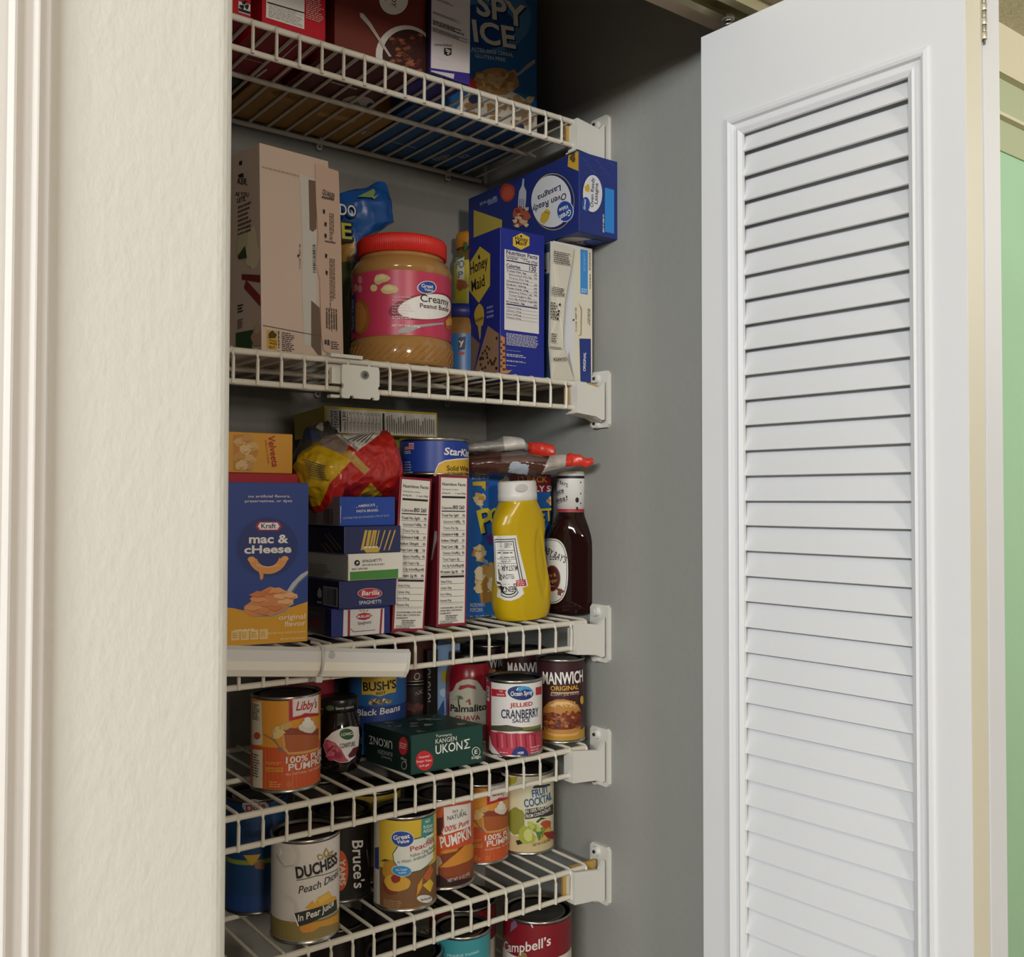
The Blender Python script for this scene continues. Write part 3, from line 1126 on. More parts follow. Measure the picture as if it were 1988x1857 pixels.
# ------------------------------------------------------------------ second shelf
def second_shelf():
    dk = DECK[1]
    # tall opened oat carton
    c = Carton('oatmeal_box', 'tall opened beige oat carton with a torn side flap, left of the peanut butter jar', 'box', (-15.15, .75, dk + .02), 8, 3.35, 7.4, 8.5, '#cdb9aa', roll=-1.2)
    f = c.front; f.z = A3
    f.full('#cfb8a8', .5)
    f.bars(335, 300, 690, 318, 1, '#ab9484', 2, fill=.25, ragged=0)
    f.poly([(692, 320), (775, 365), (850, 385), (850, 1500), (800, 1860), (800, 1960), (735, 1960), (715, 1400), (720, 1000)], '#c9c4bd', 2)
    f.poly([(775, 385), (850, 400), (850, 850), (815, 880), (785, 860)], '#6f5a49', 3)
    f.poly([(800, 1530), (880, 1600), (900, 2090), (800, 1960)], '#6a5746', 3)
    f.barcode(805, 985, 850, 1290, horiz=True, bg='#c9c4bd', l=3)
    f.t('TO CLOSE - INSERT TAB', 700, 1235, 700, 1000, 16, '#4b4038')
    f.poly([(665, 1110), (677, 1088), (690, 1110), (682, 1110), (682, 1125), (672, 1125), (672, 1110)], BLK, 3)
    f.z = A5
    f.poly([(340, 150), (900, 255), (900, 262), (340, 157)], '#5a4a40', 3)
    f.R(378, 195, 480, 385, '#c9a02c', 2)
    f.blob(430, 245, 38, 36, '#4a3210', 3)
    f.t('WHOLE', 398, 302, 470, 316, 17, '#2b2010', .03)
    f.t('GRAIN', 398, 328, 470, 342, 17, '#2b2010', .03)
    f.bars(398, 345, 470, 380, 2, '#2b2010')
    f.bars(482, 205, 502, 380, 1, BLK, vert=True)
    f.bars(520, 215, 645, 410, 10, '#4b3f38')
    l = c.left; l.z = A3
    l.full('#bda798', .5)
    l.t('KER.', 108, 420, 200, 436, 60, BLK, .03)
    l.poly([(120, 215), (150, 200), (148, 245), (120, 250)], BLK, 2)
    l.poly([(110, 340), (160, 320), (165, 360), (120, 365)], BLK, 2)
    l.t('AS YOU', 85, 538, 215, 545, 40, '#2b2524', .02)
    l.t('LETE.', 105, 605, 188, 583, 38, '#2b2524', .02)
    l.bars(110, 630, 240, 880, 7, '#5c4c46')
    l.blob(180, 1000, 90, 140, '#b9b08a', 2)
    l.blob(250, 1050, 60, 200, '#cdbf9d', 2)
    l.poly([(110, 1110), (180, 1010), (200, 1130), (120, 1140)], '#34452a', 3)
    l.poly([(150, 1280), (330, 1290), (330, 1360), (150, 1330)], '#6e2420', 3)
    l.poly([(190, 1335), (330, 1490), (330, 1590), (170, 1410)], '#7a2a22', 3)
    l.bars(110, 1570, 165, 1640, 3, BLK)
    l.bars(110, 1710, 165, 1790, 5, '#5c4c46')
    l.z = A5
    l.poly([(95, 225), (260, 195), (245, 380), (95, 380)], '#2f4a2b', 3)
    l.blob(300, 260, 55, 100, '#a98a74', 4, 5)
    l.blob(300, 180, 30, 50, '#b7a08c', 4, 2)
    o = c.done()
    # its loose flap, a part of the carton
    b = MB()
    L = lambda x, y, z_, yy: c.M.inverted() @ at(z_[0] + x / z_[2], z_[1] + y / z_[2], yy)
    y0 = 1.05
    pts = [(840, 232), (1062, 305), (1085, 900), (1108, 2060), (1010, 2055), (920, 2000), (900, 1860), (885, 1330), (845, 1180), (870, 930), (850, 600)]
    P = [L(x, y, A3, y0 + (x - 840) * .0005) for x, y in pts]
    n = len(P)
    b.add([q for q in P] + [q + V((0, .05, 0)) for q in P], [tuple(range(n))[::-1], tuple(range(n, 2 * n))] + [(i, (i + 1) % n, n + (i + 1) % n, n + i) for i in range(n)], mat('#c8ab98', .5, 0, 'card'))
    p0 = (P[0] + P[6]) / 2
    uu = (P[1] - P[0]); uu.z = 0; uu.normalize()
    fa = Art(c.M, o=P[0], u=uu, v=(0, 0, 1), n=(uu.y, -uu.x, 0))
    fa.z = A3
    fa.t('QUAKER', 905, 520, 1020, 570, 46, BLK, .03)
    for x, y in ((925, 690), (940, 810), (940, 920), (945, 1110), (950, 1270)):
        fa.poly([(x - 12, y - 28), (x + 10, y - 15), (x + 4, y + 25), (x - 14, y + 10)], BLK, 2)
    fa.bars(970, 700, 1020, 990, 3, '#4a3c36', vert=True)
    fa.bars(970, 1130, 1030, 1640, 4, '#4a3c36', vert=True)
    fa.bars(935, 1600, 1050, 1840, 5, '#4a3c36', vert=True)
    fa.R(900, 560, 1015, 565, '#5c4c46', 2)
    fa.R(930, 975, 1030, 980, '#5c4c46', 2)
    fa.z = A5
    fa.bars(935, 40, 1050, 220, 5, '#4a3c36', vert=True)
    fa.R(925, 290, 945, 335, '#2e3550', 2)
    fa.R(952, 290, 972, 345, '#2e3550', 2)
    fa.bars(985, 300, 1075, 390, 4, '#4a3c36')
    fa.done(b)
    me = b.build('torn_flap', o)
    # blue crisp bag
    blue = mat('#1d5aa8', .3, 0, 'film')
    b = soft([(415, 1420, 1500, .1), (455, 1330, 1520, .3), (520, 1060, 1530, .7), (620, 1040, 1560, 1), (800, 1040, 1580, 1), (960, 1060, 1300, 1), (1150, 1060, 1260, 1), (1400, 1050, 1240, 1), (1850, 1040, 1230, 1), (2150, 1040, 1230, .9)],
             5.9, .75, blue, 3, .09, 80, 16, [([(900, 960), (1230, 960), (1215, 1160), (900, 1170)], mat('#b98e4a', .35, 0, 'film')), ([(900, 1165), (1290, 1165), (1290, 2300), (900, 2300)], mat('#4d5a36', .25, 0, 'film'))], A3, .8, True)
    root = b.build('snack_bag')
    tag(root, 'crumpled blue snack bag standing behind the peanut butter jar', 'bag')
    fa = Art(Matrix(), o=at(705, 420, 5.02), u=(1, 0, 0), v=(0, 0, 1), n=(0, -1, 0))
    fa.z = A3
    mb = MB()
    fa.t('DO', 1060, 722, 1240, 742, 122, '#16285a', .07, l=1)
    fa.t('DO', 1072, 715, 1228, 735, 105, '#e2e4e6', .02, l=3)
    fa.t('E', 1078, 950, 1210, 965, 175, '#141d3c', .08, l=1)
    fa.t('E', 1095, 940, 1190, 950, 150, '#c3bd3a', .03, l=3)
    fa.poly([(1240, 545), (1395, 470), (1410, 500), (1390, 555)], '#7c9a55', 2)
    fa.poly([(1380, 555), (1445, 520), (1400, 570)], '#b08f4a', 2)
    fa.done(mb)
    mb.build('printed_name', root)
    # big peanut butter jar
    jx, jy = -7.55, 2.5
    M = frame(jx, jy, dk)
    root = empty('peanut_butter_jar', M, 'large peanut butter jar with a red lid and a pink label', 'jar')
    sh = lambda r, z, a: (r * math.copysign(abs(math.cos(a)) ** .86, math.cos(a)), r * math.copysign(abs(math.sin(a)) ** .86, math.sin(a)))
    pb = mat('#a87c46', .12, 0, 'plastic')
    b = MB()
    b.lathe([(2.0, .08), (2.15, 0), (2.28, .08), (2.36, .3), (2.38, 1.15), (2.30, 1.24), (2.30, 4.25), (2.36, 4.32), (2.32, 4.55), (2.2, 4.82), (2.02, 4.98), (1.95, 5.04), (1.98, 5.1), (1.95, 5.16), (1.92, 5.22)], pb, 72, shape=lambda r, z, a: (r * math.cos(a), r * math.sin(a)))
    for k in range(40):        # slanted flutes round the foot
        a = 2 * PI * k / 40
        p = [(2.39 * math.cos(a + t * .06), 2.39 * math.sin(a + t * .06), .25 + t * .13) for t in range(6)]
        b.tube(p, .035, pb, 6)
    b.build('jar_body', root)
    b = MB()
    n = 140
    rd = mat('#d5281f', .4, 0, 'plastic')
    b.lathe([(2.0, 5.18), (2.08, 5.2), (2.08, 5.86), (2.04, 5.96), (1.9, 6.02), (.02, 6.02)], rd, n * 4, shape=lambda r, z, a: ((r + (.02 if z < 5.9 and r > 2.03 else 0) * math.cos(140 * a)) * math.cos(a), (r + (.02 if z < 5.9 and r > 2.03 else 0) * math.cos(140 * a)) * math.sin(a)))
    b.build('lid', root)
    b = MB()
    b.lathe([(2.325, 1.3), (2.325, 4.22)], mat('#c23a5a', .35, 0, 'card'), 72, caps=False)
    a = Art(M, 'cyl', rad=2.325, ang=facing(jx, jy))
    a.z = A4
    a.ell(185, 1535, 180, 124, '#8f1f35', 1)
    a.ell(185, 1538, 168, 115, W2, 2)
    a.ell(140, 1362, 82, 60, W2, 3)
    a.ell(140, 1362, 75, 54, '#24489c', 3.5)
    a.t('Great', 85, 1362, 192, 1372, 34, W2, .03, l=4.5)
    a.t('Value', 110, 1392, 192, 1402, 24, W2, .03, l=4.5)
    a.t('Creamy', 75, 1492, 330, 1535, 66, '#2a1a1c', .01)
    a.t('Peanut Butter', 72, 1548, 332, 1590, 42, '#4a1c22', .02)
    a.poly([(-130, 1760), (-100, 1735), (60, 1705), (285, 1685), (290, 1700), (70, 1730), (-20, 1775), (-120, 1785)], '#a8a5a4', 3)
    a.blob(345, 1690, 52, 66, '#a8651e', 4, 2, .15)
    a.blob(345, 1680, 32, 34, '#d59a48', 5, 4, .2)
    a.z = A3
    for x, y, rx, ry in ((1475, 1320, 75, 42), (1545, 1425, 85, 46), (1440, 1335, 40, 48)):
        a.blob(x, y, rx, ry, '#c9b67e', 3, 3, .1)
        a.blob(x - 10, y - 10, rx * .6, ry * .5, '#d9cc9a', 4, 3, .1)
    a.ell(1398, 1412, 34, 34, '#d6c690', 3)
    for x, y in ((1268, 1335), (1228, 1410), (1268, 1420)):
        a.blob(x, y, 22, 38, '#d08a8c', 3, 3, .1)
    for i, s in enumerate(('7 g Of Protein', 'Per Serving', 'See Nutrition', 'Information For', 'Fat And Saturated', 'Fat Content')):
        y = (1505, 1535, 1578, 1605, 1632, 1658)[i]
        a.tw(s, 1572, y, 16, .052 * len(s) + .1, '#ead3d8', .01)
    a.bars(1572, 1675, 1800, 1715, 2, '#ead3d8')
    a.tw('NET WT 4 LB (1.81kg)', 1570, 1778, 22, 1.25, W2, .03)
    a.ell(1270, 1690, 95, 165, '#9a6226', 3)
    a.ell(1255, 1690, 75, 140, '#b5793a', 4)
    a.R(1186, 1500, 1226, 1815, '#2c3f8e', 5)
    a.t('Great Value', 1215, 1800, 1212, 1520, 20, '#c8cbd8', .02, l=6)
    a.done(b)
    b.build('paper_label', root)
    # squeeze bottle with orange cap, behind
    x = at(915, 600, 9.3).x
    M = frame(x, 9.3, dk)
    root = empty('juice_bottle', M, 'yellow-labelled bottle with an orange cap behind the peanut butter jar', 'bottle')
    b = MB(); b.lathe([(.9, 0), (1.0, .1), (1.02, 7.75), (.85, 8.15), (.82, 8.45)], mat('#6e5a2c', .2, 0, 'plastic'), 40); b.build('bottle_body', root)
    b = MB(); b.lathe([(.86, 8.45), (.92, 8.48), (.92, 9.2), (.84, 9.35), (.02, 9.35)], mat('#c9821e', .4, 0, 'plastic'), 40); b.build('cap', root)
    b = MB(); b.lathe([(1.03, 2.2), (1.03, 7.65)], mat('#c2b22f', .4, 0, 'card'), 40, caps=False)
    a = Art(M, 'cyl', rad=1.03, ang=facing(x, 9.3)); a.z = A4
    a.poly([(400, 1095), (480, 1075), (480, 1290), (425, 1290)], '#d9d6cf', 1)
    a.t('PO', 410, 1190, 480, 1180, 70, '#6a706a', .02)
    a.t('P', 425, 1275, 470, 1270, 60, '#6a706a', .02)
    a.poly([(405, 1100), (475, 1070), (475, 1085), (405, 1115)], '#3c6a34', 2)
    a.blob(450, 1340, 60, 50, '#a85a2a', 2)
    a.blob(490, 980, 20, 40, '#2f5a2c', 2)
    a.done(b); b.build('paper_label', root)
    # small blue jar behind
    x = at(892, 650, 4.6).x
    M = frame(x, 4.6, dk)
    root = empty('spread_jar', M, 'small blue-labelled spread jar squeezed between peanut butter and blue cracker box', 'jar')
    b = MB(); b.lathe([(1.2, 0), (1.35, .1), (1.38, 2.7), (1.25, 3.1), (1.15, 3.2)], mat('#8f6a3a', .2, 0, 'plastic'), 40); b.build('jar_body', root)
    b = MB(); b.lathe([(1.2, 3.2), (1.27, 3.22), (1.27, 3.85), (.02, 3.88)], mat('#22307c', .4, 0, 'plastic'), 40); b.build('lid', root)
    b = MB(); b.lathe([(1.39, .3), (1.39, 2.3)], mat('#2f6fb0', .35, 0, 'card'), 40, caps=False)
    a = Art(M, 'cyl', rad=1.39, ang=facing(x, 4.6)); a.z = A6
    a.poly([(425, 260), (495, 250), (485, 370), (425, 375)], '#16285a', 1)
    a.t('y', 432, 330, 480, 325, 60, W1, .04)
    a.R(425, 390, 482, 418, '#a8404a', 2)
    a.done(b); b.build('paper_label', root)
    # cracker box
    c = Carton('cracker_box', 'dark blue graham cracker box with yellow hexagon badge and nutrition panel, front right', 'box', (-3.13, .72, dk), -1, 2.72, 2.75, 7.15, '#1d2b90')
    f = c.front; f.z = A4
    f.full('#1b2788', .5)
    hexa = lambda a, x, y, rx, ry, col, l: a.poly([(x + rx * q[0], y + ry * q[1]) for q in ((0, -1), (1, -.5), (1, .5), (0, 1), (-1, .5), (-1, -.5))], col, l)
    hexa(f, 1001, 940, 82, 84, '#1a2070', 1)
    hexa(f, 1001, 940, 76, 77, '#d3b23c', 2)
    f.poly([(988, 895), (1000, 878), (1012, 895), (1002, 905)], BLK, 3)
    f.t('Honey', 945, 928, 1062, 948, 42, BLK, .02)
    f.t('Maid', 952, 968, 1046, 978, 38, BLK, .02)
    p, q = f.uv(848, 1010), f.uv(1164, 1790)
    nutrition(f, p.x, q.y, q.x, p.y, '#1a1a58', '#dcd8d4', ('130',))
    f.z = A6
    f.poly([(795, 230), (850, 260), (860, 560), (920, 560), (880, 590), (800, 590)], '#b97f45', 1)
    for k in range(10):
        f.blob(812 + (k % 2) * 30, 300 + k * 28, 16, 12, '#5c3418', 2, k)
    f.bars(862, 215, 1155, 365, 9, '#c9c8d2', ragged=.1)
    f.bars(862, 375, 1010, 395, 1, '#dcdbe2', fill=.7)
    f.bars(862, 405, 1040, 455, 2, '#c9c8d2')
    f.bars(862, 465, 1040, 500, 2, '#c9c8d2')
    f.bars(862, 510, 965, 530, 1, '#c9c8d2')
    l = c.left; l.z = A4
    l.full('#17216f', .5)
    hx = [(625, 985), (720, 1055), (718, 1345), (615, 1505), (525, 1390), (528, 1140)]
    l.poly(hx, '#b09a34', 2)
    l.poly([(605, 1085), (618, 1055), (630, 1090), (622, 1110)], BLK, 3)
    l.t('Honey', 540, 1245, 700, 1165, 85, BLK, .02)
    l.t('Maid', 552, 1405, 672, 1345, 85, BLK, .02)
    l.blob(620, 1620, 46, 105, '#b09230', 2, 3, .08)
    l.t('Honey', 580, 1690, 660, 1650, 30, '#241c10', .01)
    l.z = A6
    l.poly([(600, 110), (640, 110), (632, 260), (622, 285), (612, 200)], '#a88a3c', 2)
    l.poly([(700, 152), (800, 225), (800, 590), (575, 580)], '#8a6b4e', 3)
    l.poly([(540, 235), (625, 315), (570, 580), (545, 560)], '#75593f', 2)
    for k in range(26):
        rn = random.Random(k)
        x, y = 610 + rn.random() * 180, 220 + rn.random() * 340
        if y > 152 + abs(x - 700) * (.73 if x > 700 else 3.0) + 30:
            l.blob(x, y, 9, 15, '#33210f', 4, k)
    l.z = A4
    l.bars(690, 1530, 760, 1640, 3, '#6f76a8')
    l.poly([(480, 1030), (545, 1000), (500, 1150), (480, 1180)], '#6a3a44', 2)
    c.done()
    # open oat box on the right
    c = Carton('oatmeal_box', 'cream oat box standing open, torn flap hanging, beside the blue cracker box', 'box', (.12, .62, dk), 0, 2.62, 6.4, 7.0, '#ddd8cd')
    f = c.front; f.z = A4
    f.full('#d6d7da', .5)
    f.poly([(1475, 1005), (1650, 1010), (1660, 1800), (1640, 3000), (1500, 3000)], '#ddd6c2', 1)
    f.R(1545, 1010, 1613, 1430, '#3a8cd2', 2)
    f.t('OCT 02 26 L3 71', 1592, 1215, 1588, 1045, 20, '#a9cbe8')
    f.bars(1552, 1368, 1606, 1422, 3, '#cfe0ee', vert=True)
    f.bars(1628, 1240, 1640, 1440, 1, BLK, vert=True)
    f.bars(1622, 1040, 1640, 1230, 2, '#5a554c', vert=True)
    f.bars(1608, 1555, 1636, 1760, 2, '#6d675c', vert=True)
    f.poly([(1530, 1500), (1560, 1560), (1555, 1800), (1520, 1810), (1545, 1790), (1548, 1570)], '#a89468', 2)
    f.t('TO CLOSE - INSERT TAB', 1512, 1770, 1508, 1550, 14, '#4a443c')
    f.poly([(1468, 1662), (1488, 1650), (1486, 1672)], BLK, 3)
    f.z = A6
    f.poly([(1535, 270), (1640, 272), (1642, 685), (1600, 690), (1545, 660)], '#25387e', 2)
    f.t('ORIGINAL', 1590, 572, 1594, 398, 24, W2, .03)
    f.poly([(1440, 380), (1490, 640), (1420, 500)], '#a9a79f', 1)
    c.left.full('#2f4a6a')
    l = c.left; l.z = A4
    l.R(1205, 1055, 1262, 1230, '#c9c7c2', 2)
    l.bars(1220, 1190, 1245, 1220, 1, BLK)
    o = c.done()
    b = MB()
    L = lambda x, y, z_, yy: c.M.inverted() @ at(z_[0] + x / z_[2], z_[1] + y / z_[2], yy)
    pts = [(1275, 937), (1488, 1000), (1470, 1130), (1440, 1290), (1405, 1480), (1385, 1800), (1390, 1900), (1440, 2060), (1490, 2215), (1280, 2210), (1258, 1880)]
    P = [L(x, y, A4, .5 - .12 * math.sin((y - 900) / 400)) for x, y in pts]
    n = len(P)
    b.add([q for q in P] + [q + V((0, .05, 0)) for q in P], [tuple(range(n))[::-1], tuple(range(n, 2 * n))] + [(i, (i + 1) % n, n + (i + 1) % n, n + i) for i in range(n)], mat('#d2ccbd', .5, 0, 'card'))
    fa = Art(c.M, o=L(1275, 937, A4, .32), u=(1, 0, 0), v=(0, 0, 1), n=(0, -1, 0))
    fa.z = A4
    fa.bars(1335, 975, 1462, 1000, 1, BLK, fill=.5)
    fa.bars(1300, 1020, 1460, 1165, 6, '#5a554c', ragged=.2)
    fa.bars(1280, 1350, 1405, 1450, 5, '#5a554c', ragged=.2)
    for x, y in ((1355, 1520), (1345, 1580), (1340, 1610), (1335, 1650)):
        fa.blob(x, y, 9, 12, BLK, 2)
    fa.bars(1270, 1490, 1340, 1660, 6, '#5a554c')
    fa.z = A6
    fa.t('QUAKER', 1418, 445, 1288, 445, 30, BLK, .03)
    fa.bars(1275, 215, 1330, 310, 4, '#5a554c')
    fa.R(1262, 350, 1370, 353, '#8b8578', 2)
    fa.done(b)
    b.build('torn_flap', o)
    # navy lasagna carton laid across the boxes
    zb = DECK[1] + 7.18
    A = atz(1124, 449, zb)
    c = Carton('pasta_box', 'navy oven-ready lasagna carton laid upside down across the boxes under the top shelf', 'box', (A.x, A.y, zb), 0, 2.6, 9.6, 4.0, '#26357e')
    l = c.left; l.z = A4
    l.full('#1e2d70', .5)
    l.ell(1290, 575, 202, 262, '#b5a052', 1)
    l.ell(1292, 575, 196, 254, '#1c2766', 1.4)
    l.ell(1275, 572, 188, 238, '#d5d5d8', 2)
    l.ell(1408, 662, 80, 100, '#cfd2dc', 3)
    l.ell(1408, 662, 73, 92, '#25489a', 3.4)
    l.t('Great', 1460, 640, 1355, 705, 46, W2, .03, l=4.5)
    l.t('Value', 1440, 600, 1355, 640, 32, W2, .03, l=4.5)
    l.t('Lasagna', 1368, 420, 1155, 525, 44, '#1a1f48', .02)
    l.t('Oven Ready', 1420, 490, 1108, 625, 50, '#1a1f48', .02)
    l.poly([(1240, 640), (1275, 665), (1255, 740), (1215, 780), (1178, 755), (1190, 690)], '#c9a838', 3)
    l.poly([(1225, 665), (1272, 685), (1268, 690), (1222, 672)], '#8a7426', 4)
    l.poly([(1020, 360), (1032, 365), (1030, 430), (1052, 480), (1050, 545), (1040, 640), (975, 640), (978, 545), (985, 480), (1010, 430)], '#b9bac0', 2)
    for x in (990, 1008, 1026):
        l.R(x, 550, x + 5, 640, '#263782', 3)
    l.blob(1000, 715, 78, 90, '#a8563c', 4, 4, .3)
    for k in range(16):
        rn = random.Random(k)
        l.blob(940 + rn.random() * 120, 640 + rn.random() * 160, 22, 18, ('#cda886', '#8a2f20', '#d9c3a4')[k % 3], 5, k, .4, 9)
    l.blob(878, 490, 70, 85, '#a83c2c', 2, 3, .06)
    l.blob(880, 495, 50, 62, '#b8503a', 3, 3, .1)
    l.poly([(568, 650), (830, 742), (828, 900), (568, 960)], '#b8a446', 2)
    l.poly([(1440, 145), (1535, 112), (1535, 296), (1432, 252)], '#c79f34', 2)
    l.blob(1480, 170, 25, 45, '#5e4a2c', 3, 3, .3)
    l.t('NET WT 8 OZ', 780, 520, 625, 590, 20, '#c6c8d4', .02)
    l.bars(700, 560, 790, 590, 1, '#7a82b4')
    f = c.front; f.z = A4
    f.full('#243378', .5)
    f.ell(1652, 502, 96, 178, '#1c2766', 1)
    f.ell(1658, 500, 88, 170, '#d5d5d8', 2)
    f.ell(1594, 600, 38, 68, '#25489a', 3)
    f.t('Great', 1588, 650, 1594, 555, 18, W2, .03)
    f.t('Oven Ready', 1662, 628, 1672, 358, 30, '#1a1f48', .01)
    f.t('Lasagna', 1700, 598, 1705, 408, 30, '#1a1f48', .01)
    f.poly([(1595, 425), (1620, 410), (1632, 450), (1622, 490), (1590, 475), (1580, 445)], '#c9a838', 3)
    f.R(1770, 445, 1855, 870, '#2d84d0', 2)
    f.t('BEST IF USED BY', 1762, 858, 1762, 690, 14, W2, .02)
    for k in range(7):
        x, y = 1560 + k * 41, 170 + (k * 53) % 140
        f.poly([(x, y), (x + 50, y + 40), (x + 50, y + 43), (x, y + 3)], '#5a68a8', 1.5)
    b = c.bottom; b.z = A4
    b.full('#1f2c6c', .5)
    b.ell(1500, 940, 170, 42, '#b9b3b0', 2)
    b.ell(1660, 945, 90, 26, '#24448e', 3)
    b.t('Oven Ready', 1600, 925, 1400, 948, 16, '#1a1f48', .01)
    c.done()


# ------------------------------------------------------------------ third shelf
def third_shelf():
    dk = DECK[2]
    # macaroni dinner
    c = Carton('macaroni_box', 'blue and yellow macaroni dinner box with a smiling noodle, beside the plaster corner', 'box', (-16.45, 1.22, dk), -7.3, 3.45, 1.4, 6.62, '#2b4a9e')
    f = c.front; f.z = B1
    f.full('#27428e', .5)
    f.poly([(-40, 1360), (60, 1368), (200, 1400), (330, 1425), (480, 1400), (640, 1350), (772, 1306), (768, 1680), (-40, 1735)], '#dc9f24', 1)
    f.ell(390, 790, 305, 300, '#243f8c', 1)
    f.ell(390, 790, 285, 280, '#1f3272', 1.6)
    f.t('no artificial flavors,', 205, 320, 602, 318, 26, W1, .01)
    f.t('preservatives, or dyes', 172, 365, 620, 362, 26, W1, .01)
    f.poly([(272, 592), (302, 549), (492, 549), (524, 592), (492, 634), (302, 634)], '#b3263c', 2)
    f.poly([(294, 592), (318, 558), (478, 558), (502, 592), (478, 624), (318, 624)], W2, 3)
    f.t('Kraft', 326, 612, 466, 610, 48, '#1f2f74', .03)
    f.t('mac &', 210, 752, 584, 748, 82, '#ece7e2', .06)
    f.t('cHeese', 165, 850, 612, 840, 76, '#ece7e2', .06)
    arc = [(390 + 195 * math.cos(R_(a)), 850 - 195 * math.sin(R_(a))) for a in range(196, 345, 8)]
    inn = [(390 + 112 * math.cos(R_(a)), 858 - 118 * math.sin(R_(a))) for a in range(344, 195, -8)]
    f.poly(arc + inn, '#de9652', 2)
    f.ell(235, 905, 36, 26, '#e3a262', 2.5)
    f.ell(552, 898, 34, 24, '#e3a262', 2.5)
    f.poly([(300, 1020), (350, 1045), (345, 1085), (330, 1105), (316, 1090), (314, 1055)], '#de9652', 2.2)
    f.poly([(280, 955), (390, 975), (500, 955), (500, 962), (390, 985), (280, 962)], '#f0c08c', 3)
    f.poly([(772, 1010), (772, 1060), (690, 1130), (630, 1220), (565, 1215), (620, 1130), (700, 1050)], '#b7bac4', 2)
    f.poly([(772, 1040), (772, 1060), (690, 1130), (630, 1220), (610, 1215), (680, 1120)], '#5d6480', 2.3)
    f.poly([(165, 1400), (230, 1445), (420, 1440), (590, 1350), (640, 1270), (630, 1320), (560, 1400), (430, 1450), (260, 1452)], '#9a938c', 2)
    f.poly([(162, 1400), (165, 1350), (240, 1300), (215, 1280), (300, 1220), (410, 1165), (520, 1190), (600, 1215), (635, 1260), (625, 1310), (540, 1390), (420, 1430), (230, 1450)], '#d98a52', 3)
    for k, (x, y) in enumerate(((300, 1290), (420, 1215), (520, 1260), (380, 1330), (250, 1370), (460, 1370), (560, 1310), (340, 1400), (480, 1205), (300, 1240), (600, 1250))):
        f.blob(x, y, 75, 30, ('#e09c60', '#cf7a42', '#e8b47c', '#d58850')[k % 4], 3.3 + (k % 4) * .35, k, .25)
        f.poly([(x - 60, y + 12), (x, y + 24), (x + 60, y + 6), (x + 58, y + 12), (x, y + 31), (x - 58, y + 18)], '#b4602f', 4.8)
    f.t('original', 492, 1480, 744, 1465, 50, '#efe3c8', .02, l=5.5)
    f.t('flavor', 546, 1542, 746, 1530, 50, '#efe3c8', .02, l=5.5)
    f.t('MACARONI & CHEESE SAUCE MIX', 390, 1617, 745, 1597, 18, '#efdcae', .02)
    f.t('NET WT 7.25 OZ (206g)', 505, 1672, 742, 1655, 18, '#efdcae', .02)
    f.bars(75, 1565, 335, 1580, 1, '#efdcae')
    for k in range(4):
        x = 42 + k * 90
        f.R(x, 1582 - k * 4, x + 78, 1672 - k * 4, '#e8c98a', 2)
        f.bars(x + 12, 1600 - k * 4, x + 65, 1655 - k * 4, 3, '#d19a3a')
    c.done()
    # red carton behind, golden shell carton on it
    c = Carton('macaroni_box', 'plain red carton behind the blue macaroni box, only its top edge showing', 'box', (-17.0, 2.85, dk), -2, 4.4, 1.8, 7.05, '#a81f2c')
    c.front.full('#b02430', .5)
    c.done()
    c = Carton('macaroni_box', 'golden shell pasta carton lying on the red carton, red script on its end', 'box', (-16.9, 2.75, dk + 7.05), -1, 4.0, 1.9, 1.72, '#d99a34')
    f = c.front; f.z = A5
    f.full('#dd9f3a', .5)
    f.poly([(60, 1190), (235, 1185), (300, 1360), (220, 1530), (60, 1530)], '#c98a3c', 1)
    for k, (x, y) in enumerate(((130, 1260), (200, 1230), (180, 1330), (240, 1300), (120, 1400), (140, 1480), (215, 1420), (200, 1500))):
        f.blob(x, y, 58, 44, ('#dcb173', '#cf9a55', '#e3c08a')[k % 3], 2 + (k % 3) * .4, k, .2)
        f.poly([(x - 40, y + 10), (x, y + 26), (x + 42, y + 4), (x, y + 34)], '#9c6526', 3.6)
    f.t('Velveeta', 388, 1200, 432, 1498, 66, '#a81c2a', .03, .12)
    f.t('SHELLS & CHEESE', 360, 1240, 388, 1468, 18, '#b5532a', .02)
    c.done()
    # five long pasta cartons stacked end-on
    h = 1.2
    spec = [(-11.78, 1.12, -4, 2.78, 1.24, '#1f2a70', 'spaghetti box with white end flap and red oval crest, lowest of the pasta stack'),
            (-11.62, .72, 2, 2.85, 1.2, '#262c58', 'navy spaghetti box with a red oval badge, second from the bottom of the stack'),
            (-11.28, .55, 3, 2.8, 1.16, '#e3dfd6', 'white and green spaghetti box in the middle of the pasta stack'),
            (-11.45, .62, 2, 2.85, 1.18, '#262d5a', 'navy box with yellow noodle stripes, fourth up the pasta stack'),
            (-11.62, .7, 3, 2.8, 1.28, '#2146a0', 'bright blue pasta box topmost of the stack, under the red and yellow bag')]
    z = dk
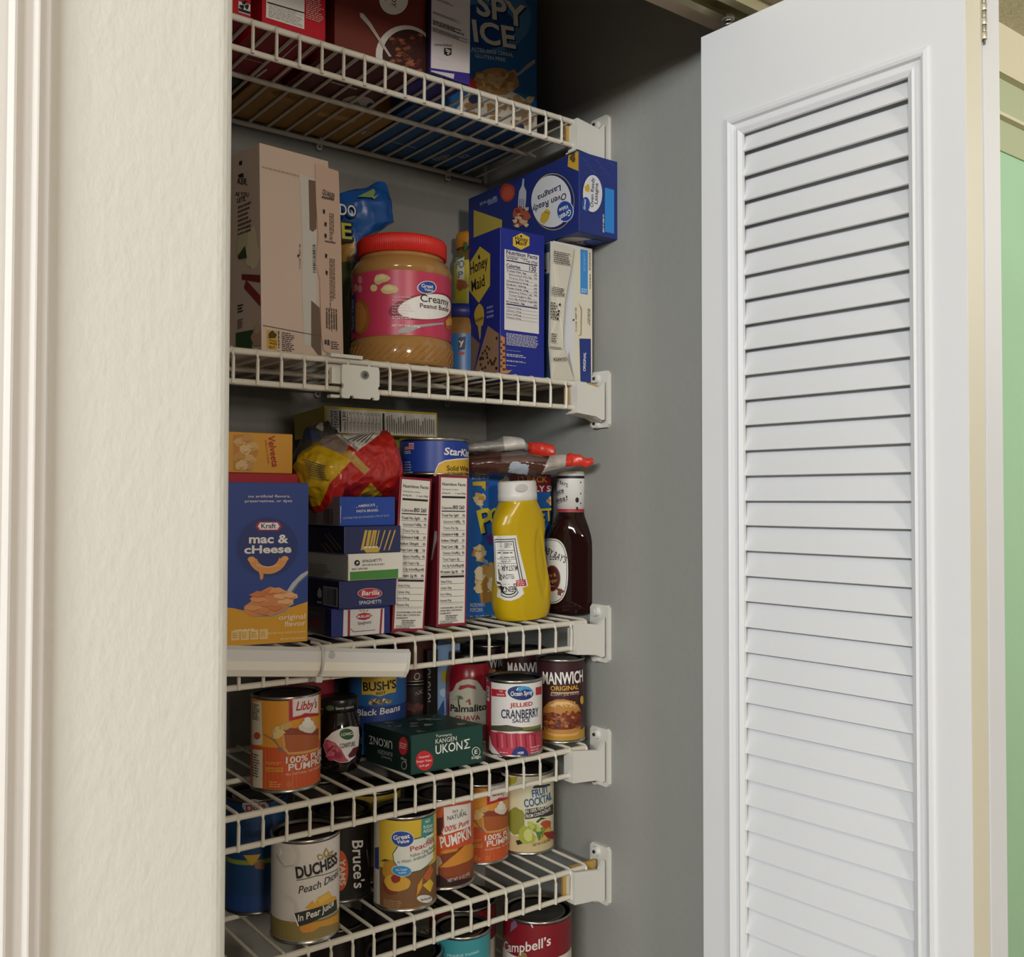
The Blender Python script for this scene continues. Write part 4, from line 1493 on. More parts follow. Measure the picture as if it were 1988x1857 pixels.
    for i, (x, y, yaw, w, hh, base, lab) in enumerate(spec):
        c = Carton('pasta_box', lab, 'box', (x, y, z + .005), yaw, w, 8.2, hh - .01, base, 'stacked long pasta boxes')
        f, l = c.front, c.left
        f.z = l.z = B1
        if i == 0:
            f.full('#202c74', .5)
            f.poly([(1110, 1385), (1495, 1370), (1492, 1628), (1102, 1655)], '#ddd7d4', 1)
            f.poly([(1150, 1385), (1172, 1385), (1168, 1655), (1146, 1655)], '#9a2438', 2)
            f.poly([(1462, 1375), (1482, 1372), (1464, 1630), (1446, 1632)], '#9a2438', 2)
            f.poly([(1225, 1452), (1250, 1425), (1305, 1412), (1360, 1420), (1382, 1440), (1355, 1465), (1305, 1482), (1250, 1475)], '#a82236', 2)
            f.t("MUELLER'S", 1238, 1462, 1368, 1452, 24, W2, .03)
            for a in (-40, 0, 40):
                f.poly([(1300 + a * .4, 1412), (1290 + a, 1385), (1310 + a, 1385)], '#b98a50', 2)
            f.t('Spaghetti', 1242, 1525, 1370, 1512, 28, '#2b2e52', .01)
            f.poly([(1172, 1560), (1205, 1590), (1408, 1572), (1408, 1577), (1203, 1596), (1172, 1567)], '#3a3440', 3)
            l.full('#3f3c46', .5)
            l.ell(840, 1505, 48, 52, '#6a2634', 1)
            l.poly([(935, 1380), (1010, 1390), (1010, 1650), (930, 1640)], '#141a48', 1)
            l.bars(800, 1395, 890, 1440, 3, '#76727c')
        if i == 1:
            f.full('#282f5e', .5)
            f.ell(1360, 1228, 116, 50, '#c9b6b4', 1)
            f.ell(1360, 1228, 110, 45, '#b42a38', 1.6)
            f.t('Barilla', 1278, 1248, 1448, 1240, 46, W2, .03, .15)
            f.t('SPAGHETTI', 1254, 1334, 1462, 1320, 34, '#dcdce2', .02)
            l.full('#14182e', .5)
            l.barcode(918, 1158, 1055, 1360, '#2a2b34', '#8d8d90')
            l.poly([(865, 1210), (885, 1165), (905, 1210), (905, 1260), (885, 1275), (865, 1255)], '#8d8d90', 2)
            l.R(860, 1300, 905, 1326, '#8d8d90', 2)
        if i == 2:
            f.full('#e8e4db', .5)
            f.poly([(1168, 1026), (1628, 996), (1625, 1088), (1170, 1120)], '#4d8a3c', 1)
            f.ell(1237, 940, 27, 28, '#14141a', 2)
            f.t('P', 1230, 954, 1250, 953, 26, W2, .05)
            f.t('SPAGHETTI', 1285, 938, 1466, 925, 28, '#3c4436', .01)
            f.bars(1285, 945, 1580, 962, 1, '#9a9a90', fill=.5)
            f.t('BEST BEFORE:', 1186, 1008, 1338, 1000, 17, '#4a4a44', .02)
            f.poly([(1115, 890), (1128, 890), (1160, 930), (1158, 1090), (1140, 1100), (1135, 1150), (1125, 1150), (1128, 1090), (1148, 1075), (1148, 940)], '#4a4a44', 2)
            l.full('#8e8d88', .5)
            l.bars(790, 935, 1060, 1110, 7, '#66655f', ragged=.5)
        if i == 3:
            f.full('#2b325f', .5)
            for k, (xt, xb, wd) in enumerate(((1310, 1270, 26), (1345, 1310, 30), (1385, 1345, 22), (1408, 1375, 18), (1440, 1400, 12), (1495, 1440, 12), (1545, 1485, 14), (1590, 1530, 14))):
                f.poly([(xt, 630), (xt + wd, 628), (xb + wd, 815), (xb, 820)], '#c9a84c', 2 + .1 * (k % 2))
            f.poly([(1290, 800), (1460, 790), (1430, 865), (1340, 868)], '#c9a84c', 2)
            f.bars(1300, 780, 1450, 800, 1, W1, fill=.6)
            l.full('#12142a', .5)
            for a, b2 in ((930, 665), (965, 655), (895, 755), (935, 748)):
                l.poly([(a, b2), (a + 6, b2), (a + 130, b2 + 155), (a + 124, b2 + 155)], '#8a7a48', 2)
            l.poly([(790, 880), (1080, 905), (1080, 925), (790, 905)], '#2c4a30', 2)
        if i == 4:
            f.full('#2349a6', .5)
            f.poly([(1035, 408), (1085, 402), (1080, 560), (1050, 590), (1030, 620)], '#d5d2cf', 2)
            f.t("AMERICA'S", 1245, 412, 1405, 400, 24, W1, .03)
            f.poly([(1222, 415), (1230, 408), (1236, 416)], W1, 3)
            f.poly([(1416, 408), (1424, 402), (1430, 410)], W1, 3)
            f.t('PASTA BRAND.', 1230, 462, 1440, 450, 24, W1, .03)
            f.t('DISTRIBUTED BY RONZONI 17TH ST 05-37', 1105, 525, 1542, 498, 18, '#aebbe0', .01)
            l.full('#6b5f60', .5)
            l.bars(795, 370, 890, 590, 8, '#4b4143', ragged=.4)
            l.barcode(915, 415, 1020, 590, '#3a3436', '#7d7272')
        c.done()
        z += hh
    # two side-on potato cartons, leaning, showing nutrition panels
    for i, (x, y, yaw, w, roll, hh) in enumerate(((-8.72, 1.28, -3, 1.66, 3.2, 7.0), (-6.26, 1.42, -2, 1.64, 1.0, 7.1))):
        c = Carton('side_dish_box', ('dark red carton leaning on edge, nutrition panel outwards, next to the pasta stack', 'dark red carton on edge with nutrition panel outwards, beside the popcorn box')[i], 'box', (x, y, dk + (.0 if i else .0)), yaw, w, 5.2, hh, '#8a1f2e', 'two dark red cartons on edge', roll=roll)
        f = c.front
        yy = nutrition(f, .1, .14, w - .1, hh - .12, '#1d1a1c', '#e6e1d8', ('260', '80')[::-1], l=1)
        greek(f, .16, hh * .13 + .14, w - .16, yy, 17, '#4a4540', seed=i + 1)
        f.tu('CONTAINS MILK, SOY, AND', .16, hh * .12, .075, '#1d1a1c', w - .4, bold=.02)
        f.tu('WHEAT. MAY CONTAIN EGG', .16, hh * .102, .075, '#1d1a1c', w - .45, bold=.02)
        f.tu('INGREDIENTS.', .16, hh * .084, .075, '#1d1a1c', .6, bold=.02)
        greek(f, .45, hh * .045, w - .45, hh * .078, 3, '#4a4540', seed=5)
        f.tu('Contains Bioengineered', .16, hh * .034, .07, '#1d1a1c', w - .7, bold=.02)
        f.tu('Food Ingredients', .16, hh * .022, .07, '#1d1a1c', w - .95, bold=.02)
        if i == 1:
            l = c.left; l.z = B2
            l.full('#6a1a28', .5)
            l.poly([(205, 885), (225, 885), (228, 960), (205, 1030), (185, 1140), (170, 1150), (190, 1020)], '#a8a2a0', 2)
        c.done()
    # tuna can on top of them
    zt = 7.08
    cy = 3.15
    x = at(843, 900, cy).x
    q = Can('tuna_can', 'wide flat blue and yellow tuna can on top of the two dark red cartons', 'can', x, cy, 2, 1.68, 1.78, '#1d3f9c', dz=zt)
    a = q.art; a.z = B2
    a.poly([(195, 385), (215, 320), (240, 272), (300, 245), (400, 232), (519, 222), (519, 392), (400, 395), (300, 392)], W1, 1)
    a.poly([(202, 383), (222, 322), (246, 282), (300, 256), (400, 244), (519, 235), (519, 388), (400, 391), (300, 388)], '#dcaf30', 2)
    a.tw('StarKist', 285, 195, 66, 1.85, W2, .05, .18, rot=-.03)
    a.tw('Solid White', 312, 340, 48, 1.62, '#1d1a16', .02)
    a.tw('ALBACORE TUNA', 312, 378, 28, 1.62, '#1d1a16', .01)
    a.z = A5
    a.R(1692, 1275, 1778, 1332, W1, 2)
    for k in range(4):
        a.R(1692, 1282 + k * 15, 1778, 1288 + k * 15, '#b04048', 3)
    a.R(1692, 1275, 1730, 1304, '#2c3a78', 4)
    a.bars(1690, 1342, 1775, 1372, 2, '#c9cfe0')
    a.bars(1690, 1440, 1775, 1560, 5, '#aab4d4')
    q.done()
    # popcorn carton
    c = Carton('popcorn_box', 'blue microwave popcorn box behind the mustard bottle', 'box', (-4.25, 3.5, dk), 0, 6.6, 3.4, 7.3, '#1d60b0')
    f = c.front; f.z = B2
    f.full('#1e62b4', .5)
    f.poly([(875, 378), (1400, 378), (1400, 545), (900, 520)], '#7c1c2a', 1)
    f.t('12 PACK', 950, 446, 1218, 444, 54, '#c9a23c', .04)
    f.t('FAMILY SIZE', 948, 528, 1345, 528, 54, W2, .04)
    f.t('BUTTER METER', 538, 418, 694, 414, 28, '#d3dcea', .03)
    f.R(545, 440, 690, 482, '#5a3a7a', 1.5)
    f.poly([(545, 440), (662, 436), (662, 500), (655, 530), (648, 500), (630, 500), (628, 478), (545, 474)], '#d6b838', 2)
    for x, y, s in ((612, 600, 60), (615, 1090, 72), (835, 455, 62), (1245, 610, 40)):
        for k in range(7):
            rn = random.Random(k + x)
            f.blob(x + rn.uniform(-.6, .6) * s, y + rn.uniform(-.7, .7) * s, s * .5, s * .46, ('#e3cd9a', '#c99a4a', '#ead9b0', '#d9b466')[k % 4], 2 + k * .25, k, .25)
    for k in range(20):
        rn = random.Random(k + 77)
        f.blob(600 + rn.random() * 170, 1215 + rn.random() * 290, 58, 56, ('#e6d3a4', '#d1a75c', '#efe2bf', '#b98942')[k % 4], 2 + k * .12, k, .25)
    f.poly([(600, 640), (620, 640), (640, 690), (615, 680)], '#8fb4d8', 1)
    f.poly([(590, 1150), (690, 1190), (680, 1150), (620, 1120)], '#8fb4d8', 1)
    for dx, col, l, bo in ((10, '#16285c', 4.6, .07), (0, '#d9cb3c', 5.2, .04)):
        f.t('P', 618 + dx, 905 + dx, 745 + dx, 860 + dx, 210, col, bo, l=l)
        f.t('OP', 700 + dx, 830 + dx, 880 + dx, 800 + dx, 150, col, bo, l=l)
        f.t('SECRET', 880 + dx, 820 + dx, 1262 + dx, 790 + dx, 120, col, bo, l=l)
    f.poly([(660, 930), (715, 910), (720, 1010), (690, 1010)], '#6a2a7c', 3)
    f.poly([(585, 1440), (640, 1480), (720, 1540), (740, 1690), (640, 1640)], '#2f74c0', 1)
    f.t('MICROWAVE', 518, 1568, 655, 1563, 34, '#cdd8ea', .02, l=6)
    f.t('POPCORN', 518, 1612, 628, 1608, 34, '#cdd8ea', .02, l=6)
    f.t('12 - 3.2 OZ (90g) BAGS', 518, 1680, 778, 1666, 34, '#cdd8ea', .02, l=6)
    c.done()
    # mustard bottle
    my = 1.75
    mx = at(1014, 1200, my).x
    M = frame(mx, my, dk + .04, 0, -3.0)
    root = empty('mustard_bottle', M, 'yellow mustard squeeze bottle with a white cap and an upside-down label', 'bottle')
    yel = mat('#c9a80f', .25, 0, 'plastic')
    prof = [(1.16, .0), (1.32, .03), (1.46, .2), (1.57, .55), (1.62, .95), (1.58, 1.5), (1.47, 2.2), (1.4, 2.9), (1.38, 3.4), (1.42, 3.9), (1.5, 4.35), (1.49, 4.75), (1.32, 5.2), (1.08, 5.55), (.93, 5.75), (.9, 5.9)]
    dep = lambda z: .9 + .12 * math.sin(z * 1.1)

    def wid(z):
        for i in range(len(prof) - 1):
            if prof[i][1] <= z <= prof[i + 1][1]:
                t = (z - prof[i][1]) / (prof[i + 1][1] - prof[i][1])
                return prof[i][0] * (1 - t) + prof[i + 1][0] * t
        return .9
    EX = 2.5

    def dent(u, z):      # the finger grip: a sunk contour on the right half of the face
        e = 0
        for cz, cu, rz, ru in ((2.75, .72, 1.6, .36),):
            q = ((z - cz) / rz) ** 2 + ((u - cu) / ru) ** 2
            if q < 1.3:
                t = max(0, 1 - abs(q - .85) / .45)
                e = .0 + (.07 if q < .85 else .07 * t)
        return e

    def surf(u, z):
        a = wid(z)
        b_ = min(dep(z), a * .98)
        q = min(abs(u) / a, .999)
        return b_ * (1 - q ** EX) ** (1 / EX) - dent(u, z) + .035
    b = MB()
    zs, k = [], 0
    fine = []
    for i in range(len(prof) - 1):
        for t in range(5):
            fine.append((prof[i][0] + (prof[i + 1][0] - prof[i][0]) * t / 5, prof[i][1] + (prof[i + 1][1] - prof[i][1]) * t / 5))
    fine.append(prof[-1])

    def shp(r, z, a):
        b_ = min(dep(z), r * .98)
        ca, sa = math.cos(a), math.sin(a)
        x = r * math.copysign(abs(ca) ** (2 / EX), ca)
        y = b_ * math.copysign(abs(sa) ** (2 / EX), sa)
        if sa < -.15:
            y += dent(x, z)
        return x, y
    b.lathe(fine, yel, 96, shape=shp)
    b.build('bottle_body', root)
    b = MB()
    wh = mat('#e2e0dc', .35, 0, 'plastic')
    b.lathe([(.96, 5.86), (1.02, 5.88), (1.02, 6.2), (1.0, 6.24), (1.0, 6.75), (.94, 6.84), (.02, 6.86)], wh, 48, shape=lambda r, z, a: (r * math.cos(a), r * .92 * math.sin(a)))
    bm = bmesh.new()
    bmesh.ops.create_uvsphere(bm, u_segments=20, v_segments=10, radius=.28, matrix=Matrix.Translation((-.35, -.9, 6.5)) @ Matrix.Diagonal((1.4, .12, .7, 1)))
    mcap = b.build('cap', root)
    b = MB()
    b.bm(bm, mat('#cfcdc9', .35, 0, 'plastic'), True)
    b.build('flip_tab', mcap)
    b = MB()
    a = Art(M, 'relief', o=(0, 0, 0), n=(0, -1, 0), height=surf, inset=-.9)
    a.z = B2
    a.poly([(735, 928), (940, 922), (1046, 1380), (994, 1396), (1010, 1448), (960, 1490), (895, 1512), (830, 1508), (785, 1480), (772, 1380), (752, 1350)], '#e6e4e0', 1)
    a.poly([(742, 958), (930, 950), (1008, 1376), (935, 1384), (960, 1440), (930, 1470), (890, 1486), (840, 1484), (800, 1466), (776, 1372), (755, 1350)], '#5a5a5c', 2)
    a.poly([(744, 968), (922, 960), (996, 1370), (925, 1378), (948, 1434), (925, 1460), (888, 1476), (842, 1474), (806, 1458), (784, 1366), (757, 1346)], '#e6e4e0', 3)
    a.poly([(744, 980), (912, 972), (982, 1362), (918, 1366), (938, 1430), (918, 1450), (886, 1462), (846, 1460), (812, 1446), (792, 1358), (758, 1342)], '#1a191b', 3.5)
    a.poly([(746, 988), (905, 980), (972, 1352), (908, 1358), (928, 1424), (912, 1440), (882, 1450), (848, 1448), (820, 1436), (800, 1348), (760, 1334)], '#e9e7e3', 4)
    a.t('HEINZ', 932, 1380, 788, 1386, 52, BLK, .05, l=5)
    a.t('YELLOW', 918, 1272, 782, 1272, 44, BLK, .02, l=5)
    a.t('MUSTARD', 944, 1192, 766, 1190, 52, BLK, .02, l=5)
    a.t('NATURAL', 886, 1148, 782, 1150, 16, BLK, .02, l=5)
    a.bars(775, 1114, 930, 1124, 1, BLK, l=5)
    a.t('EST 1869', 875, 1358, 812, 1360, 10, BLK, .01, l=5)
    for x0, x1, y in ((762, 935, 1134), (766, 940, 1173), (762, 915, 1057)):
        a.poly([(x0, y), (x1, y), (x1, y + 4), (x0, y + 4)], BLK, 5)
    a.bars(765, 1074, 905, 1086, 1, BLK, l=5, fill=.6)
    a.bars(765, 990, 800, 1035, 4, '#8a898a', l=5, vert=True)
    a.bars(828, 990, 900, 1035, 4, '#4a494a', l=5)
    a.poly([(935, 1326), (1015, 1318), (1028, 1376), (932, 1382)], '#b3242e', 5)
    a.bars(940, 1328, 1015, 1372, 3, '#e3c8c6', l=6)
    a.done(b, .06)
    b.build('paper_label', root)
    # barbecue sauce bottle
    bx = at(1109, 1200, 2.35).x
    M = frame(bx, 2.35, dk, -52)
    root = empty('sauce_bottle', M, 'dark barbecue sauce bottle with a white neck band, against the right wall', 'bottle')
    dark = mat('#230d0b', .06, 0, 'plastic')
    b = MB()
    pr = [(1.05, .06), (1.15, 0), (1.28, .06), (1.34, .3), (1.35, 3.2), (1.33, 3.75), (1.26, 4.1), (1.1, 4.5), (.93, 4.85), (.8, 5.1), (.74, 5.35)]

    def shp2(r, z, a):
        t = min(1, max(0, (4.9 - z) / 1.2))
        e = 1 - .38 * t
        ca, sa = math.cos(a), math.sin(a)
        return r * math.copysign(abs(ca) ** e, ca), r * .7 ** t * math.copysign(abs(sa) ** e, sa)
    fine = []
    for i in range(len(pr) - 1):
        for t in range(4):
            fine.append((pr[i][0] + (pr[i + 1][0] - pr[i][0]) * t / 4, pr[i][1] + (pr[i + 1][1] - pr[i][1]) * t / 4))
    fine.append(pr[-1])
    b.lathe(fine, dark, 72, shape=shp2)
    b.build('bottle_body', root)
    b = MB()
    b.lathe([(.76, 5.3), (.77, 7.28), (.75, 7.38), (.7, 7.44), (.02, 7.44)], mat('#e4e2de', .35, 0, 'plastic'), 48)
    a = Art(M, 'cyl', rad=.77, ang=facing(bx, 2.35) + R_(52)); a.z = B2
    a.RU(-2.4, 7.06, 2.4, 7.2, '#1c1f3a', 1)
    a.RU(-2.4, 5.31, 2.4, 5.46, '#a82830', 1)
    a.t("BABY RAY'S.", 1266, 425, 1404, 492, 30, '#22223a', .02)
    a.bars(1270, 478, 1310, 490, 1, '#22223a')
    a.t('Sauce', 1272, 562, 1370, 535, 38, BLK, .02, .1)
    a.t('Boss!', 1290, 632, 1402, 605, 42, BLK, .02, .1)
    a.t('e', 1266, 640, 1282, 636, 26, BLK, .02, .1)
    a.poly([(1270, 572), (1374, 542), (1374, 546), (1270, 577)], '#a82830', 2)
    a.poly([(1275, 645), (1395, 612), (1395, 616), (1275, 650)], '#a82830', 2)
    a.ell(1487, 605, 15, 24, BLK, 2)
    a.R(1478, 668, 1496, 694, BLK, 2)
    for y in (440, 540, 628):
        a.R(1514, y, 1522, y + 14, BLK, 2)
    a.done(b)
    b.build('cap_sleeve', root)
    b = MB()

    def s2(u, z):
        t = min(1, max(0, (4.9 - z) / 1.2))
        e = 1 - .38 * t
        r = 1.35
        q = min(abs(u) / r, .999)
        return r * .7 * (1 - q ** (2 / e)) ** (e / 2) + .012
    a = Art(M, 'relief', o=(0, 0, 0), n=(0, -1, 0), height=s2, inset=-1.1)
    a.z = B2
    a.poly([(1245 + 162 * math.copysign(abs(math.cos(R_(q))) ** .7, math.cos(R_(q))), 1245 - 295 * math.copysign(abs(math.sin(R_(q))) ** .8, math.sin(R_(q)))) for q in range(0, 360, 10)], '#dedbd6', 1)
    a.poly([(1245 + 152 * math.copysign(abs(math.cos(R_(q))) ** .7, math.cos(R_(q))), 1245 - 283 * math.copysign(abs(math.sin(R_(q))) ** .8, math.sin(R_(q)))) for q in range(0, 360, 10)], '#2a2428', 2)
    a.poly([(1245 + 147 * math.copysign(abs(math.cos(R_(q))) ** .7, math.cos(R_(q))), 1245 - 278 * math.copysign(abs(math.sin(R_(q))) ** .8, math.sin(R_(q)))) for q in range(0, 360, 10)], '#e4e2dc', 3)
    a.t("BABY RAY'S", 1180, 1060, 1378, 1175, 62, '#1a181c', .02, l=5)
    a.bars(1240, 1105, 1330, 1150, 2, '#5a5658', l=5)
    a.ell(1262, 1310, 76, 118, '#7a5530', 4)
    a.ell(1262, 1310, 68, 108, '#58181e', 5)
    a.t('Honey &', 1195, 1295, 1300, 1292, 34, '#c9a040', .02, l=6)
    a.t('Sugar', 1225, 1345, 1312, 1342, 34, '#c9a040', .02, l=6)
    a.bars(1245, 1372, 1300, 1390, 1, '#c9a040', l=6)
    a.blob(1335, 1430, 28, 32, '#7a3a1c', 5, 4, .5)
    a.done(b, .07)
    b.build('paper_label', root)
    # bag of red and yellow plastic on the pasta stack
    red = mat('#b8231a', .28, 0, 'film')
    ylw = mat('#c9a416', .3, 0, 'film')
    clr = mat('#8d7a70', .2, 0, 'film')
    wht = mat('#d9d3cc', .35, 0, 'film')
    gold = mat('#b58f4a', .35, 0, 'film')
    b = soft([(690, 1440, 1560, .3), (720, 1370, 1720, .6), (800, 1280, 1800, .85), (880, 1225, 1935, 1), (960, 1200, 1930, 1.05), (1010, 1190, 1820, 1.05), (1100, 1180, 1795, 1.05), (1200, 1175, 1790, 1.05), (1300, 1170, 1785, 1), (1420, 1155, 1780, .9), (1500, 1140, 1780, .8), (1560, 1230, 1760, .65), (1600, 1320, 1700, .45), (1622, 1430, 1610, .2)],
             2.5, 1.5, red, 5, .09, 170, 26,
             [([(600, 1250), (900, 1220), (1180, 1440), (980, 1650), (890, 1860), (600, 1900)], ylw), ([(900, 1190), (1180, 1170), (1130, 1390), (860, 1280)], clr),
              ([(1020, 1150), (1480, 1120), (1450, 1190), (1240, 1345), (1050, 1200)], wht), ([(1090, 1360), (1170, 1330), (1360, 1520), (1310, 1570)], gold), ([(1370, 1645), (1490, 1780), (1180, 1850)], ylw)], A5, .9, False, 1.6)
    root = tag(b.build('snack_bag'), 'crumpled red and yellow plastic food bag on top of the pasta stack', 'bag')
    fa = Art(Matrix(), o=at(690, 905, .78), u=(1, 0, 0), v=(0, 0, 1), n=(0, -1, 0))
    mb = MB()
    fa.z = A5
    fa.t('Nutrition Facts', 1075, 1215, 1235, 1335, 34, BLK, .03, l=3)
    for k in range(5):
        fa.poly([(1150 + k * 40, 1235 + k * 8), (1270 + k * 30, 1190 - k * 4), (1276 + k * 30, 1196 - k * 4), (1156 + k * 40, 1243 + k * 8)], BLK, 2)
    fa.done(mb)
    mb.build('printed_panel', root)
    fb = Art(Matrix(), o=at(620, 905, 1.2), u=(1, 0, 0), v=(0, 0, 1), n=(0, -1, 0))
    mb = MB(); fb.z = A5
    for k in range(7):
        x, y = 720 + k * 10, 1420 + k * 24
        fb.poly([(x, y), (x + 250, y + 75), (x + 248, y + 85), (x - 2, y + 10)], '#4a3a10', 1)
    fb.done(mb)
    mb.build('printed_panel', root)
    # dark film bag behind
    b = soft([(600, 1480, 1580, .3), (680, 1300, 1700, .8), (760, 1120, 1760, 1), (860, 1080, 1780, 1), (960, 1060, 1780, .8), (1040, 1150, 1700, .3)], 5.0, .7, mat('#35332f', .25, 0, 'film'), 8, .08, 80, 16, [([(715, 1190), (770, 1130), (900, 1180), (840, 1260)], mat('#222c4c', .4)), ([(840, 1120), (915, 1050), (920, 1160)], mat('#a39d93', .4))], A5)
    tag(b.build('snack_bag'), 'dark clear-film bag behind the red and yellow bag', 'bag')
    # yellow edged carton lying high at the back
    c = Carton('side_dish_box', 'yellow-edged carton lying on its side at the back, nutrition panel outwards', 'box', (-9.75, 6, -15.78), -1.2, 6.4, 3.6, 1.32, '#b9a63a', pitch=-3)
    f = c.front; f.z = A5
    f.RU(.15, .05, 6.3, 1.2, '#cfcbc2', 1)
    f.tu('Nutrition Facts', .42, .08, .13, BLK, 1.02, rot=PI / 2, bold=.03)
    greek(f, .5, .1, .72, 1.1, 8, '#5a564f')
    f.RU(.78, .08, .88, 1.12, BLK, 2)
    f.tu('Calories', 1.12, .08, .12, BLK, .5, rot=PI / 2, bold=.03)
    f.tu('130', 1.12, .66, .17, BLK, .42, rot=PI / 2, bold=.03)
    f.RU(1.2, .08, 1.23, 1.12, BLK, 2)
    for k in range(9):
        f.RU(1.42 + k * .2, .08, 1.44 + k * .2, 1.12, '#77726a', 2)
        f.tu('Total Fat 0g', 1.38 + k * .2, .1, .075, '#4a463f', .5, rot=PI / 2)
        f.tu('%d%%' % k, 1.38 + k * .2, .95, .075, '#4a463f', .14, rot=PI / 2)
    f.RU(3.15, .08, 3.27, 1.12, BLK, 2)
    for k in range(22):
        rn = random.Random(k)
        f.RU(3.4 + k * .13, .1 + rn.random() * .1, 3.45 + k * .13, .6 + rn.random() * .5, '#6a655d', 2)
    c.done()
    # added support: a carton put in under it to carry it
    c = Carton('side_dish_box', 'yellowish carton added as a support at the back behind the tuna can', 'box', (-9.0, 6.8, dk), 0, 4.5, 2.9, 9.1, '#8f8336')
    c.done()
    # noodle bags on the popcorn box
    gf, bf, rf, cf = mat('#9c9892', .25, 0, 'film'), mat('#4b2a22', .22, 0, 'film'), mat('#d0301f', .35, 0, 'film'), mat('#b8aca2', .18, 0, 'film')
    b = soft([(300, 1235, 1330, .4), (420, 1225, 1335, .9), (600, 1215, 1330, 1), (760, 1190, 1325, 1), (860, 1165, 1312, 1), (960, 1175, 1300, .8), (1020, 1225, 1300, .5), (1065, 1232, 1310, .3), (1075, 1222, 1325, .22), (1180, 1225, 1345, .16), (1300, 1245, 1352, .12), (1310, 1262, 1340, .08)],
             (3.8, 1.5), .9, gf, 11, .05, 72, 14, [([(830, 1140), (1015, 1150), (1060, 1300), (850, 1300)], wht), ([(1066, 1100), (1400, 1100), (1400, 1450), (1066, 1450)], rf)], A6)
    tag(b.build('snack_bag'), 'grey film snack bag with a red crimped end, upper one on the popcorn box', 'bag', 'film bags on the popcorn box')
    b = soft([(320, 1340, 1500, .5), (450, 1335, 1515, 1), (620, 1320, 1520, 1), (820, 1315, 1525, 1), (1000, 1320, 1525, 1), (1150, 1350, 1530, .9), (1280, 1350, 1490, .5), (1360, 1330, 1465, .35), (1425, 1325, 1455, .3), (1450, 1312, 1450, .22), (1540, 1335, 1440, .18), (1600, 1372, 1462, .14), (1660, 1366, 1420, .1)],
             (3.7, -.1), 1.0, bf, 13, .06, 80, 14, [([(820, 1300), (1080, 1310), (1310, 1400), (1070, 1400), (820, 1395)], mat('#6b5750', .2, 0, 'film')), ([(915, 1400), (1075, 1430), (1060, 1520), (880, 1500)], mat('#a9b4c2', .3, 0, 'film')), ([(1290, 1290), (1425, 1290), (1400, 1540), (1180, 1540)], cf), ([(1432, 1250), (1700, 1250), (1700, 1500), (1405, 1500)], rf)], A6)
    tag(b.build('snack_bag'), 'dark brown film snack bag with a twisted red end, lower one over the sauce bottle', 'bag', 'film bags on the popcorn box')


# ------------------------------------------------------------------ fourth shelf
def pumpkin_art(a):
    a.RU(-4.7, .17, 4.7, 1.9, '#c9562a', .4)
    a.z = B3
    a.poly([(245, 690), (330, 690), (342, 1100), (246, 1100)], '#d8cdb8', 1)
    a.poly([(246, 1140), (342, 1150), (342, 1510), (250, 1500)], '#d8cdb8', 1)
    a.bars(250, 700, 325, 880, 8, '#4a3a2a')
    a.ell(290, 1015, 34, 34, '#b8502a', 2)
    a.bars(250, 1170, 320, 1420, 9, '#5a4a3a')
    a.poly([(592, 668), (740, 640), (872, 612), (872, 820), (740, 838), (592, 875)], '#b3202e', 1)
    a.poly([(622, 668), (740, 650), (866, 622), (866, 800), (740, 800), (700, 822), (626, 838)], '#d9c8c0', 2)
    a.poly([(634, 672), (740, 655), (864, 630), (864, 790), (740, 790), (696, 812), (636, 826)], '#e6dfd8', 2.5)
    a.t("Libby's", 655, 775, 845, 745, 84, '#b3202e', .03, .2)
    a.poly([(535, 960), (600, 940), (720, 945), (866, 945), (868, 1010), (700, 1005), (545, 1005)], '#8c3f28', 3)
    a.poly([(545, 1003), (700, 1003), (868, 1008), (868, 1110), (720, 1160), (580, 1170), (548, 1120)], '#a85a2c', 3)
    a.poly([(520, 1010), (548, 1005), (560, 1130), (590, 1170), (720, 1160), (868, 1118), (868, 1140), (720, 1185), (580, 1190), (535, 1140)], '#d09a52', 4)
    for k, (x, y) in enumerate(((470, 970), (500, 950), (540, 930), (480, 1010), (575, 915), (510, 985))):
        a.blob(x, y, 42, 32, ('#c9a45e', '#dcc080')[k % 2], 4 + k * .1, k, .25)
    a.blob(770, 940, 70, 46, '#d9d2c4', 5, 3, .1)
    a.blob(770, 900, 50, 36, '#e6e0d4', 5.3, 3, .1)
    a.blob(762, 865, 28, 30, '#e9e4da', 5.6, 3, .1)
    a.poly([(345, 995), (360, 995), (460, 1050), (510, 1120), (545, 1165), (510, 1170), (490, 1110), (440, 1055)], '#7c736a', 3)
    a.tw('100% PURE', 562, 1275, 62, 2.15, W1, .04)
    a.tw('PUMPKIN', 585, 1345, 66, 2.05, W1, .04)
    a.tw('ALL NATURAL - NO PRESERVATIVES', 560, 1388, 20, 2.2, '#e6c9b0', .02)
    a.bars(375, 1255, 530, 1290, 2, '#e0a04a')
    a.R(375, 1310, 535, 1355, '#d98f34', 2)
    a.t('PUMPKIN PIE', 385, 1345, 528, 1340, 20, '#b5561e', .02)
    a.bars(410, 1440, 515, 1505, 3, '#e0a050')
    a.bars(570, 1450, 640, 1490, 3, '#d98a4a')


